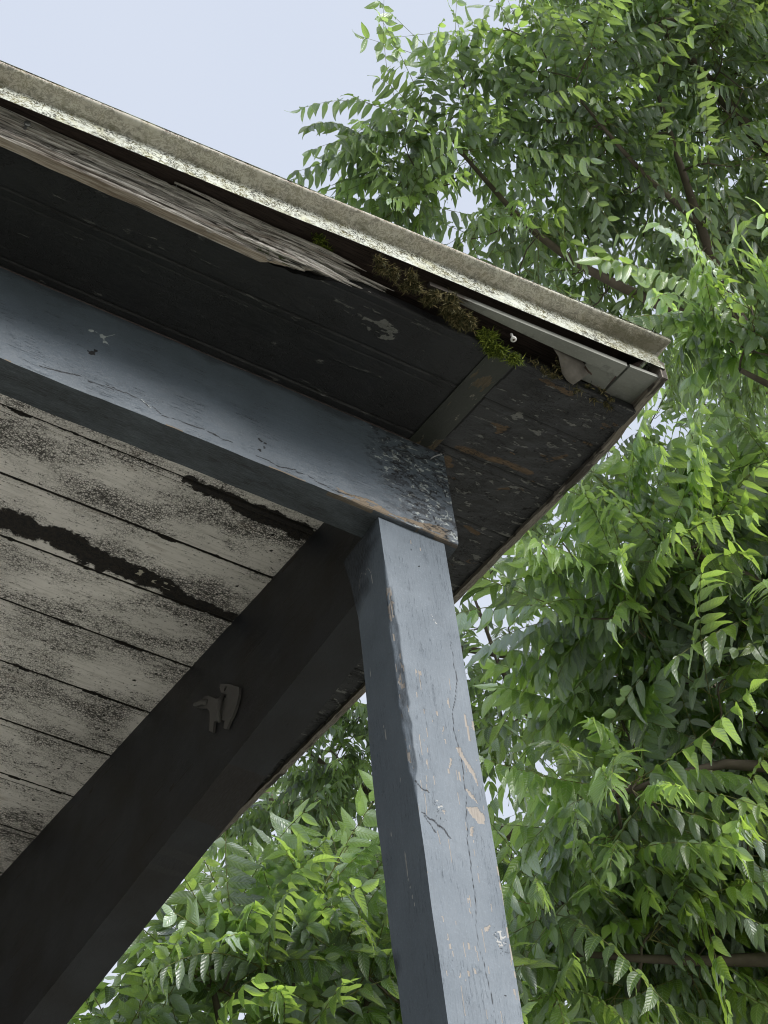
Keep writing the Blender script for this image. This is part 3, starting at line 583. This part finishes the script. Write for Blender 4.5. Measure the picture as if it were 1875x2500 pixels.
# underside (tan), and the ends of the splinters
K=np.linspace(0,1,8); UU,KK=np.meshgrid(np.arange(len(us)),K,indexing='ij')
Vb=np.stack([X[UU,0]-(.03+.03*KK)*KK*smooth(X[UU,0],-.39,-.35),Y_[UU,0]*(1-KK)+(-.1775)*KK,Zf[UU,0]+.0015*vn(np.stack([X[UU,0],KK,0*KK],-1),(25,2,1),4)*KK],-1); m.grid(Vb,feat(Vb,0,0,.75),flip=True)
Vt=np.stack([X[UU,-1],Y_[UU,-1]*(1-KK)+(-.182)*KK,Zf[UU,-1]],-1); m.grid(Vt,feat(Vt,0,.2,0))
Ve=np.stack([X[-1][:,None]+0*K,Y_[-1][:,None]*(1-K)+(Yf[-1]+thick[-1])[:,None]*K,Zf[-1][:,None]+0*K],-1); m.grid(Ve,feat(Ve,0,.2,.3),flip=True)
sub(m.build('rotten_fascia_board',M['old'],porch),'bare grey rotten board with splintered end under the roof edge')
# loose slivers at the broken end
m=MB(); rs=np.random.RandomState(4)
for (x0,z0,x1,z1,rd) in tuple((a_,b_,a_+rs.uniform(.09,.17),b_-rs.uniform(.002,.012),rs.uniform(.0012,.0026)) for a_,b_ in zip(rs.uniform(-.47,-.37,12),rs.uniform(.158,.2,12)))+((-.46,.160,-.335,.1475,.0028),(-.42,.17,-.272,.1575,.0026),(-.40,.18,-.218,.168,.003),(-.36,.186,-.205,.176,.0024),(-.44,.199,-.246,.190,.0036),(-.40,.166,-.30,.152,.002),(-.33,.178,-.232,.166,.002),(-.52,.2,-.36,.197,.0024)):
    t=np.linspace(0,1,14); Pp=np.stack([x0+(x1-x0)*t,-.197-.004*t+.0015*np.sin(t*5+x0*40)+(z0-.17)*-.1,z0+(z1-z0)*t],-1)
    m.tube(Pp,rd*np.clip(1.25*(1-t**4),.12,1)*(.6+.4*np.sin(np.clip(t*2,0,1)*1.57)),k=6,attr=[0,.0,0,0])
sub(m.build('wood_splinters',M['old'],porch),'loose splinters at the broken end of the rotten board')
# ---------------------------------------------------------------- small things on the porch
def tag(o,label,cat,group=None,kind=None):
    o['label']=label; o['category']=cat
    if group: o['group']=group
    if kind: o['kind']=kind
    return o
# metal hook casting on the side beam
ol=[(.561,.1722),(.5577,.1768),(.5429,.1676),(.5368,.1712),(.5243,.163),(.5111,.1472),(.5032,.1377),(.4752,.1151),(.4733,.1203),(.4889,.1372),(.4921,.1491),(.4888,.1541),(.4637,.1314),(.4395,.1037),(.4408,.0912),(.4491,.0772),(.4628,.0661),(.4699,.0647),(.4791,.0573),(.4881,.0662),(.483,.0762),(.4959,.0904),(.5122,.0999),(.5171,.0838),(.527,.0943),(.5241,.1123),(.5227,.1288),(.529,.1412)]
import bmesh
from mathutils.geometry import tessellate_polygon
def prism(poly,x0,x1,holes=()):
    loops=[[Vector((y,z,0)) for y,z in poly]]+[[Vector((y,z,0)) for y,z in h] for h in holes]
    tr=tessellate_polygon(loops); pts=[p for l in loops for p in l]; n=len(pts); m=MB()
    V=[[x0,p.x,p.y] for p in pts]+[[x1,p.x,p.y] for p in pts]; q=[]; k=0
    for l in loops:
        L=len(l); q+=[(k+i,k+(i+1)%L,n+k+(i+1)%L,n+k+i) for i in range(L)]; k+=L
    m.add(V,quads=q,tris=[t for t in tr]+[(a+n,c+n,b+n) for a,b,c in tr]); return m
hole=[(.4769+.0042*math.cos(a),.1349+.0035*math.sin(a)) for a in np.linspace(0,2*np.pi,10,endpoint=False)]
hk=bpy.data.objects.new('metal_hook',None); C.objects.link(hk); hk.location=(SX0,.50,.11)
tag(hk,'dull grey metal hook screwed to the inner face of the dark side beam','hook')
m=prism(ol,SX0-.0010,SX0-.0045,[hole]); o=m.build('hook_plate',M['castmetal'],hk,smoothf=False)
bv=o.modifiers.new('bevel','BEVEL'); bv.width=.0008; bv.segments=2; bv.limit_method='ANGLE'
m=MB(); m.tube([(SX0-.003,.528,.153),(SX0-.008,.536,.159),(SX0-.010,.548,.165),(SX0-.008,.556,.171)],[.0048,.0042,.0038,.003],k=8)
m.build('hook_arm',M['castmetal'],hk); m=MB(); m.tube([(SX0-.004,.496,.085),(SX0-.010,.490,.095),(SX0-.010,.484,.112),(SX0-.005,.482,.125)],[.003,.004,.004,.003],k=8); m.build('hook_tongue',M['castmetal'],hk)
# screws, nails, caps
def nail(name,p,d,L,rs_,rh,mat,label,cat,bend=0,ring=False):
    d=np.array(d,float); d/=np.linalg.norm(d); p=np.array(p,float); m=MB(); t=np.linspace(0,1,8)
    perp=np.cross(d,[0,0,1.]); perp/=np.linalg.norm(perp)+1e-9
    Pp=p+d*L*t[:,None]+perp*bend*(t**2)[:,None]
    m.tube(Pp,rs_,k=8)
    e=Pp[-1]
    if rh:
        m.tube([e-d*.0002,e+d*.0012,e+d*.0018],[rh,rh,rh*.6],k=14)
        if ring: m.tube([e+d*.0017,e+d*.0022],[rh*.45,rh*.3],k=8,mat=1)
    o=m.build(name,[mat,M['iron']],None,origin=tuple(p)); tag(o,label,cat); return o
nail('capped_screw',(-.043,-.225,.160),(.05,-.1,-1),.012,.0018,.0042,M['capwhite'],'small white capped screw sticking down beside the bright green moss','screw',ring=True)
nail('bolt_head',(-.718,-.190,.184),(-.1,-1,-.2),.012,.002,.0042,M['zinc'],'shiny zinc screw head in the bare grey rotten board','screw')
nail('bent_nail',(.076,-.2215,.172),(.35,.1,-1),.020,.0012,.0,M['iron'],'thin black nail hanging under the white corner board','nail',bend=.004)
nail('pale_nail',(-.024,.0,.160),(.25,-1,.15),.014,.0011,.0016,M['zinc'],'pale bent nail sticking out of the top of the front beam end','nail',bend=-.006)
nail('wire_nail',(-.515,-.196,.2),(.1,-.5,1),.012,.0007,.0,M['zinc'],'thin wire nail standing on the top of the rotten board','nail')
# torn flap of roofing membrane
m=MB(); fl=[(.020,-.228,.170),(.034,-.222,.163),(.046,-.209,.150),(.056,-.2045,.1455),(.0665,-.2035,.1435),(.076,-.2115,.152),(.088,-.218,.166),(.070,-.226,.171),(.045,-.228,.172)]
Vf=np.array(fl); c=Vf.mean(0)+[0,-.002,.002]; n=len(Vf)
m.add(np.vstack([Vf,c,Vf+[0,.0006,.0008],c+[0,.0006,.0008]]),tris=[(i,(i+1)%n,n) for i in range(n)]+[(n+1+(i+1)%n,n+1+i,2*n+1) for i in range(n)],quads=[(i,n+1+i,n+1+(i+1)%n,(i+1)%n) for i in range(n)])
tag(m.build('torn_membrane',M['flap'],None,origin=(.05,-.21,.16)),'torn grey flap of roofing membrane hanging behind the roof edge','flap')
# moss
def moss(name,path,rad,n,mat,label,seed,L=(.0025,.0065),group=None):
    n=int(n*1.5); rad=[q*.72 for q in rad]; rs=np.random.RandomState(seed); path=np.array(path,float); d=np.r_[0,np.cumsum(np.linalg.norm(np.diff(path,axis=0),axis=1))]
    kc=max(4,int(d[-1]/.008)); cs_=np.sort(rs.rand(kc))*d[-1]; ci=rs.randint(0,kc,n); s=np.clip(cs_[ci]+rs.normal(size=n)*.0035,0,d[-1]); co_=rs.normal(size=(kc,3))*[.004,.0065,.003]; c=co_[ci]+np.stack([np.interp(s,d,path[:,k]) for k in range(3)],-1)
    lump=.55+.6*np.abs(np.sin(s*170+3*np.sin(s*61))); R_=np.interp(s,d,np.array(rad))*lump
    off=rs.normal(size=(n,3)); off/=np.linalg.norm(off,axis=1,keepdims=True); off[:,2]=-np.abs(off[:,2])*.8; c=c+off*(R_*rs.rand(n)**.5)[:,None]
    dr=off+rs.normal(size=(n,3))*.7+[0,0,-.35]; dr/=np.linalg.norm(dr,axis=1,keepdims=True); l=rs.uniform(*L,n)
    sd=np.cross(dr,rs.normal(size=(n,3))); sd/=np.linalg.norm(sd,axis=1,keepdims=True); curl=rs.normal(size=(n,3))*.5
    wv=rs.uniform(.0006,.0013,n); t=[0,.35,.7,1]; P=[]
    for tt in t:
        cc=c+dr*(l*tt)[:,None]+curl*(l*tt*tt)[:,None]; ww=(wv*(1-tt*.85))[:,None]*sd; P+= [cc-ww,cc+ww]
    V=np.stack(P,1); base=(np.arange(n)*8)[:,None]; q=np.concatenate([base+np.array(x) for x in ([0,1,3,2],[2,3,5,4],[4,5,7,6])])
    A=np.zeros((n,8,4)); A[...,0]=(rs.rand(n)**1.6)[:,None]; m=MB(); m.add(V.reshape(-1,3),quads=q,attr=A.reshape(-1,4))
    o=m.build(name,mat,None,origin=tuple(path.mean(0)),smoothf=False); tag(o,label,'moss',group,'stuff'); return o
moss('moss',[(-.078,-.206,.156),(-.06,-.203,.152),(-.042,-.200,.148),(-.028,-.199,.146),(-.012,-.202,.148)],[.009,.010,.0085,.010,.009],2600,M['moss'],'bright green moss clump hanging from the soffit edge near the corner',1)
moss('moss',[(-.165,-.232,.160),(-.13,-.226,.155),(-.11,-.220,.153),(-.085,-.211,.152),(-.07,-.206,.150)],[.008,.010,.012,.012,.010],2400,M['mossbrown'],'brown and olive moss mat between the bright moss and the rotten board',2)
moss('moss',[(-.255,-.236,.168),(-.235,-.236,.162),(-.21,-.234,.160),(-.19,-.228,.158),(-.16,-.230,.158)],[.004,.006,.007,.008,.007],1500,M['mossbrown'],'thin dry moss strand just beyond the splintered board end',3)
moss('moss',[(-.345,-.203,.203),(-.325,-.204,.201),(-.305,-.204,.199)],[.004,.006,.004],420,M['moss'],'small yellow-green moss tuft on top of the rotten board',4,L=(.003,.007))
moss('moss',[(.0,-.203,.154),(.04,-.200,.153),(.09,-.200,.153),(.15,-.196,.155)],[.004,.003,.003,.004],500,M['mossbrown'],'sparse moss fringe on the black soffit edge by the corner plate',5,L=(.002,.006))
moss('moss',[(-.10,-.0,.0),(-.08,.0,.0)],[.0001,.0001],2,M['mossbrown'],'x',6) if False else None
# ---------------------------------------------------------------- trees
def unit(v): return v/(np.linalg.norm(v,axis=-1,keepdims=True)+1e-12)
TT=np.array([0,.05,.16,.34,.54,.74,.89,1.]); WW=np.array([0,.60,.96,1.,.80,.46,.19,0])
def leaves(mb,base,dirn,fwd,L,W,rs,cols,mat=0,curl=.16,fold=.30,tone=None):
    n=len(base); dirn=unit(dirn); wv=fwd-dirn*np.sum(fwd*dirn,1,keepdims=True); wv=unit(wv+rs.normal(size=(n,3))*.12); wv=unit(wv-dirn*np.sum(wv*dirn,1,keepdims=True))
    nn=np.cross(dirn,wv); flip=np.sign(nn[:,2]+.15); flip[flip==0]=1; nn=nn*flip[:,None]; wv=wv*flip[:,None]
    cs=np.linspace(-1,1,cols); k=len(TT); cu=curl*(1+.6*rs.normal(size=n)); sw=rs.normal(size=n)*.06; und=rs.uniform(0,6.28,n); fo=fold*(1+.5*rs.normal(size=n))
    V=np.zeros((n,k,cols,3)); A=np.zeros((n,k,cols,4)); rnd=rs.rand(n)
    if tone is not None: rnd=.7*tone+.3*rnd
    for i,(t,wd) in enumerate(zip(TT,WW)):
        cen=base+dirn*(L*(t-.12*t**3))[:,None]-nn*(L*cu*t*t)[:,None]+wv*(L*sw*math.sin(t*3.14))[:,None]
        for j,c in enumerate(cs):
            hw=W*.5*wd*c; up=np.abs(c)*W*.5*wd*fo+ (np.abs(c)**2)*.07*W*np.sin(und+t*11+c*2)
            V[:,i,j]=cen+wv*hw[:,None]+nn*up[:,None]; A[:,i,j,0]=rnd; A[:,i,j,1]=t; A[:,i,j,2]=abs(c)
    I=np.arange(k*cols).reshape(k,cols); q=np.stack([I[:-1,:-1],I[:-1,1:],I[1:,1:],I[1:,:-1]],-1).reshape(-1,4)
    Q=(np.arange(n)*k*cols)[:,None,None]+q[None]; Q=Q.reshape(n,-1,4)
    A[...,0]=np.clip(A[...,0],0,1); mb.add(V.reshape(-1,3),quads=Q.reshape(-1,4),attr=A.reshape(-1,4),mat=mat)
def fronds(mb,B,Dr,Ln,rs,pairs=(7,10),lf=.10,asp=.33,droop=.35,hang=.9,cols=5,curl=.16):
    n=len(B); Dr=unit(Dr); NP=rs.randint(pairs[0],pairs[1]+1,n); dn=np.array([0,0,-1.])
    dro=droop*(1+.5*rs.normal(size=n)); hg=np.clip(hang*(1+.40*rs.normal(size=n)),.10,2.2)
    latw=rs.normal(size=(n,3))*.12
    def pos(i,s): return B[i]+Dr[i]*(Ln[i]*s)[:,None]+dn*(Ln[i]*dro[i]*s*s)[:,None]+latw[i]*(Ln[i]*s*s)[:,None]
    def tan(i,s): return unit(Dr[i]+dn*(2*dro[i]*s)[:,None]+latw[i]*(2*s)[:,None])
    idx=[];ss=[];sd=[];term=[]
    for i in range(n):
        p=NP[i]
        for k in range(p):
            s=.16+.80*k/(p-1)
            for sgn in (-1,1):
                if rs.rand()<.04: continue
                idx.append(i); ss.append(s+sgn*.008+rs.normal()*.006); sd.append(sgn); term.append(0)
        idx.append(i); ss.append(1.); sd.append(0); term.append(1)
    idx=np.array(idx); ss=np.array(ss); sd=np.array(sd); term=np.array(term)
    Pb=pos(idx,ss); T=tan(idx,ss); lat0=unit(np.cross(T,np.array([0,0,1.])[None]+0*T)); ro=(rs.normal(size=n)*.85)[idx][:,None]; lat=lat0*np.cos(ro)+np.cross(lat0,T)*np.sin(ro); 
    dirn=lat*(sd*.62)[:,None]+T*(.38+.9*term)[:,None]+dn*(hg[idx]*(1-.6*term))[:,None]+rs.normal(size=T.shape)*.075
    size=lf*(Ln[idx]/np.mean(Ln))**.4*np.sin(np.clip(.35+ss*2.1,0,2.75))**.35*rs.uniform(.82,1.15,len(idx))
    size=np.clip(size,lf*.4,None)
    leaves(mb,Pb,dirn,T,size,size*asp*rs.uniform(.85,1.15,len(idx)),rs,cols,curl=curl,tone=rs.rand(n)[idx])
    # stalks
    t=np.linspace(0,1,7); rr=.0016*(1-.6*t)
    for i in range(n):
        ii=np.full(7,i); mb.tube(pos(ii,t),rr,k=3,mat=1,cap=False)
def tree(name,label,limbs,blobs,rs,leafmat,ntips,per,lf,fl,pairs=(7,10),asp=.33,hang=.9,droop=.35,cols=5,group=None,up=.25,twig=.35,base=None,extra=None):
    "limbs: list of polylines of points with radius; first limb starts on the ground"
    root=bpy.data.objects.new(name,None); C.objects.link(root); root.location=tuple(limbs[0][0][:3]); tag(root,label,'tree',group)
    nodes=[];rad=[]; mt=MB(); mbr=MB()
    for li,l in enumerate(limbs):
        l=np.array(l,float); d=np.r_[0,np.cumsum(np.linalg.norm(np.diff(l[:,:3],axis=0),axis=1))]; s=np.linspace(0,d[-1],max(6,int(d[-1]/.12)))
        P=np.stack([np.interp(s,d,l[:,k]) for k in range(3)],-1); r=np.interp(s,d,l[:,3])
        for _ in range(3): P[1:-1]=(P[:-2]+2*P[1:-1]+P[2:])/4
        P[1:-1]+=.012*np.stack([vn(P[1:-1],(3,3,3),20+k) for k in range(3)],-1)
        (mt if li==0 else mbr).tube(P,r,k=10 if li==0 else 8)
        nodes+=list(P); rad+=list(r)
    nodes=np.array(nodes); rad=np.array(rad)
    if li==0: pass
    w_=np.array([b[3]**2*(b[4] if len(b)>4 else 1) for b in blobs]); w_=w_/w_.sum(); tips=[]
    cen=np.array([b[:3] for b in blobs]).mean(0)
    for _ in range(ntips):
        b=blobs[rs.choice(len(blobs),p=w_)]; v=rs.normal(size=3); v/=np.linalg.norm(v); tips.append(np.array(b[:3])+v*b[3]*rs.rand()**.38)
    if extra: tips+=[np.array(e[:3]) for e in extra]
    tips=np.array(tips); od=np.argsort([np.min(np.linalg.norm(nodes-t,axis=1)) for t in tips])
    B=[];Dd=[];Ls=[]
    for ti in od:
        t=tips[ti]; dd=np.linalg.norm(nodes-t,axis=1)+.25*np.clip(nodes[:,2]-t[2],0,None); ok=np.argmin(dd); a=nodes[ok]; L=np.linalg.norm(t-a); k=max(4,int(L/.08)); s=np.linspace(0,1,k)
        side=rs.normal(size=3)*.10*L; side[2]-=.10*L
        P=a+(t-a)*s[:,None]+side*np.sin(s*np.pi)[:,None]; rb=min(rad[ok]*.7,.0035+.010*L); mbr.tube(P,rb+( .0028-rb)*s,k=5,cap=False)
        m0=max(1,k//3); nodes=np.vstack([nodes,P[m0:]]); rad=np.r_[rad,(rb+(.0028-rb)*s)[m0:]]
        outd=unit(t-a)*.6+unit(t-cen)*.4; n=rs.randint(per[0],per[1]+1)
        az=rs.rand()*6.28
        for q in range(n):
            an=az+q*2.4+rs.normal()*.25; dv=np.array([math.cos(an),math.sin(an),0])*rs.uniform(.6,1)+outd*.75+np.array([0,0,up])+rs.normal(size=3)*.12
            B.append(t-unit(t-a)*rs.uniform(0,min(.16,L*.5))); Dd.append(dv); Ls.append(rs.uniform(*fl))
    B=np.array(B);Dd=np.array(Dd);Ls=np.array(Ls); mc=MB(); fronds(mc,B,Dd,Ls,rs,pairs,lf,asp,droop,hang,cols)
    mt.build('trunk',M['bark'],root); mbr.build('branches',M['bark'],root); mc.build('crown',[leafmat,M['rachis']],root)
    return root
def pxr(r,d): return r*1.1302*d/FPX
def B_(px,py,d,r,w=1.): return (*at(px,py,d),pxr(r,d),w)
def L_(*pts): return [(*at(a,b,d),r) for a,b,d,r in pts]
def ground_of(p,dx=0,dy=0): return (p[0]+dx,p[1]+dy,GZ)
def G_(px,py,d,off=(0,0)):
    p=at(px,py,d); return (p[0]+off[0],p[1]+off[1],GZ-.1)
# tall tree behind the roof corner, upper right
rs=np.random.RandomState(11)
tree('tall_tree','tall fine-leaved tree rising above the roof edge at the upper right',
 [[(*G_(1900,900,9.6,(.5,.2)),.20),(*at(1900,900,9.6),.15),(*at(1780,300,9.9),.11),(*at(1700,-300,10.3),.06)],
  L_((1840,860,9.7,.07),(1640,760,9.6,.040),(1420,655,9.4,.022),(1290,600,9.3,.017),(1170,520,9.2,.014),(1080,430,9.1,.010),(1010,340,9.1,.007),(960,280,9.1,.004)),
  L_((1640,760,9.6,.030),(1560,640,9.6,.022),(1510,500,9.5,.018),(1460,330,9.5,.012),(1420,200,9.5,.007)),
  L_((1505,480,9.5,.012),(1400,390,9.3,.010),(1310,280,9.2,.007),(1240,200,9.2,.004)),
  L_((1800,400,9.9,.05),(1640,330,9.8,.03),(1540,180,9.8,.02),(1440,60,9.7,.012),(1250,-60,9.6,.006)),
  L_((1780,200,9.9,.05),(1640,70,9.9,.022),(1480,40,9.8,.015),(1330,40,9.7,.008))],
 [B_(*a) for a in ((920,330,9.1,90,2.0),(900,410,9.0,60,1.6),(1170,230,9.3,110),(1040,350,9.2,110),(950,430,9.1,60,1.4),(1280,130,9.5,200),(1220,380,9.4,170),(1450,300,9.7,250),(1500,60,9.9,250),(1650,250,10,250),(1300,560,9.6,150),(1520,560,9.8,220),(1700,600,10.2,260),(1100,500,9.2,80,1.3),(1230,90,9.4,60,1.5),(1450,-200,10.3,350,.6),(1800,0,10.4,350,.6),(2000,500,10.4,400,.4))],
 rs,M['leaf2'],270,(4,6),.098,(.26,.38),pairs=(6,9),asp=.25,hang=.95,cols=5,group='trees behind the porch',
 extra=[at(800,315,9.1),at(810,365,9.1),at(845,245,9.1),at(910,200,9.1),at(990,140,9.2),at(1090,60,9.2),at(900,260,9.1),at(870,300,9.1),at(860,400,9.1),at(1150,90,9.2),at(880,430,9.0),at(1010,230,9.2),at(1120,620,9.2),at(1000,520,9.1)])
# more distant tree seen in the gaps beside the post
rs=np.random.RandomState(12)
tree('shade_tree','distant darker tree showing sky gaps right beside the post',
 [[(*G_(2500,1900,11.5,(.5,.5)),.2),(*at(2400,1900,11.5),.14),(*at(2250,1300,11.6),.10),(*at(2000,700,11.9),.06)],
  L_((2300,1600,11.5,.06),(1700,1520,11.1,.035),(1280,1440,10.5,.024),(1130,1420,10.3,.018),(1000,1400,10.2,.014),(850,1380,10.2,.008)),
  L_((2350,1800,11.5,.06),(1650,1720,11.1,.035),(1290,1560,10.4,.024),(1130,1500,10.2,.017),(1030,1480,10.2,.012),(900,1450,10.2,.008)),
  L_((1280,1650,10.5,.02),(1180,1590,10.3,.016),(1100,1530,10.2,.012),(1060,1380,10.2,.008),(1020,1280,10.2,.005)),
  L_((2380,2000,11.5,.07),(1600,1920,11.,.04),(1100,1800,10.6,.03),(800,1720,10.3,.02),(650,1640,10.3,.01),(600,1500,10.3,.006))],
 [B_(*a) for a in ((1250,1150,10.5,170),(1450,1000,11,220),(1080,1300,10.2,90,1.6),(1040,1520,10.2,90,3),(1090,1620,10.3,90,2),(1300,1400,10.6,140,.6),(1500,1350,11.2,200,.7),(1650,1000,11.5,250),(760,1680,10.2,110,2.6),(640,1780,10.2,110,2.4),(840,1540,10.2,100,2.4),(720,1560,10.2,70,2),(1250,1800,10.6,200),(1500,1750,11,240,.7),(1050,1900,10.3,200),(800,2000,10.3,220),(1350,2100,10.8,260),(1650,2050,11.2,260,.7),(500,2200,10.3,250),(1700,1500,11.4,260,.6),(1000,2300,10.5,300,.6),(1600,650,11.8,230))],
 rs,M['leaf2'],290,(4,6),.085,(.24,.38),pairs=(6,9),asp=.26,hang=.95,cols=3,group='trees behind the porch')
# near tree whose fronds droop in from the right
rs=np.random.RandomState(13)
tree('drooping_tree','near tree with long drooping fronds filling the right side',
 [[(*G_(2300,1700,5.6,(.3,.1)),.12),(*at(2250,1700,5.9),.09),(*at(2150,1100,6.1),.07),(*at(2000,500,6.3),.04)],
  L_((2200,1500,6.,.05),(1900,1380,5.9,.022),(1660,1280,5.7,.012),(1560,1230,5.6,.010),(1480,1190,5.6,.006)),
  L_((2200,1800,5.9,.05),(1850,1720,5.8,.024),(1640,1605,5.7,.014),(1480,1640,5.6,.009),(1330,1720,5.5,.006)),
  L_((2150,1100,6.1,.04),(1900,960,6,.02),(1700,850,5.9,.010),(1600,800,5.8,.006)),
  L_((2200,2000,5.8,.05),(1800,2060,5.7,.022),(1500,2100,5.6,.012),(1250,2060,5.5,.007))],
 [B_(*a) for a in ((1680,760,5.9,100),(1560,960,5.8,90),(1480,1160,5.7,110,1.2),(1640,1150,5.9,150),(1400,1300,5.6,90),(1560,1420,5.8,160),(1350,1330,5.6,60),(1450,1560,5.7,130,1.1),(1620,1650,5.9,170),(1310,1750,5.5,110),(1480,1850,5.7,170),(1230,1960,5.4,100),(1380,2080,5.6,180),(1600,2050,5.8,200),(1180,2200,5.4,110),(1850,1300,6,300,.7),(1850,1900,6,300,.6),(1300,2400,5.6,250,.5))],
 rs,M['leaf'],190,(4,6),.090,(.28,.42),pairs=(8,12),asp=.27,hang=1.0,droop=.45,cols=5,group='trees behind the porch',
 extra=[at(1190,1310,5.5),at(1520,700,5.8),at(1620,640,5.9),at(1350,1100,5.6)])
# young tree below the roof line, lower left
rs=np.random.RandomState(14)
tree('young_tree','young broad-leaved tree with upright stems at the lower left under the roof edge',
 [[(*G_(650,2700,5.0,(.4,.3)),.07),(*at(640,2750,5.2),.05),(*at(625,2300,5.2),.022),(*at(628,2040,5.15),.007)],
  L_((640,2650,5.2,.03),(500,2350,5.15,.012),(455,2150,5.1,.006),(450,2000,5.1,.004)),
  L_((640,2600,5.2,.03),(780,2350,5.2,.012),(800,2120,5.2,.006)),
  L_((640,2750,5.2,.03),(900,2500,5.3,.012),(1100,2300,5.4,.006))],
 [B_(*a) for a in ((600,2070,5.1,90),(480,2120,5.1,80),(740,2020,5.2,90),(380,2260,5.1,100),(790,2180,5.2,110),(560,2280,5.1,150),(950,2300,5.4,130),(300,2420,5.1,160),(680,2450,5.2,200,.6))],
 rs,M['leaf'],80,(4,6),.078,(.22,.33),pairs=(6,9),asp=.31,hang=.5,droop=.3,cols=5,up=.45,group='trees behind the porch',
 extra=[at(520,1960,5.15),at(620,1990,5.15),at(700,1960,5.2)])
# foliage far behind that closes the lower part of the view
rs=np.random.RandomState(15)
tree('background_tree','large tree farthest back, filling gaps low in the view',
 [[(*G_(2300,2500,14.5,(.5,.5)),.25),(*at(2200,2300,14.8),.18),(*at(2100,1600,15),.12),(*at(2000,1000,15.3),.06)],
  L_((2150,2250,14.9,.08),(1030,2000,14.6,.04),(700,1800,14.3,.04),(550,1700,14,.02)),L_((2120,1900,14.9,.07),(1700,1850,14.7,.05),(1400,1750,14.6,.04),(1700,1600,14.8,.02)),L_((2080,1500,15,.05),(1700,1350,14.9,.04),(1350,1200,14.9,.03),(1600,900,15,.015))],
 [B_(*a) for a in ((700,1850,14.3,170),(500,2050,14.2,200),(900,2100,14.5,240),(1250,1950,14.6,260),(1600,1850,14.8,260),(1500,2200,14.6,300,.6),(350,2300,14.2,230),(700,2400,14.4,300),(1300,1250,14.9,150,.5),(1550,1200,15,220,.8),(1500,800,15.1,220,.7),(1100,2450,14.5,300,.7))],
 rs,M['leaf2'],110,(5,7),.11,(.30,.45),pairs=(6,9),asp=.30,hang=1.0,cols=3,group='trees behind the porch')
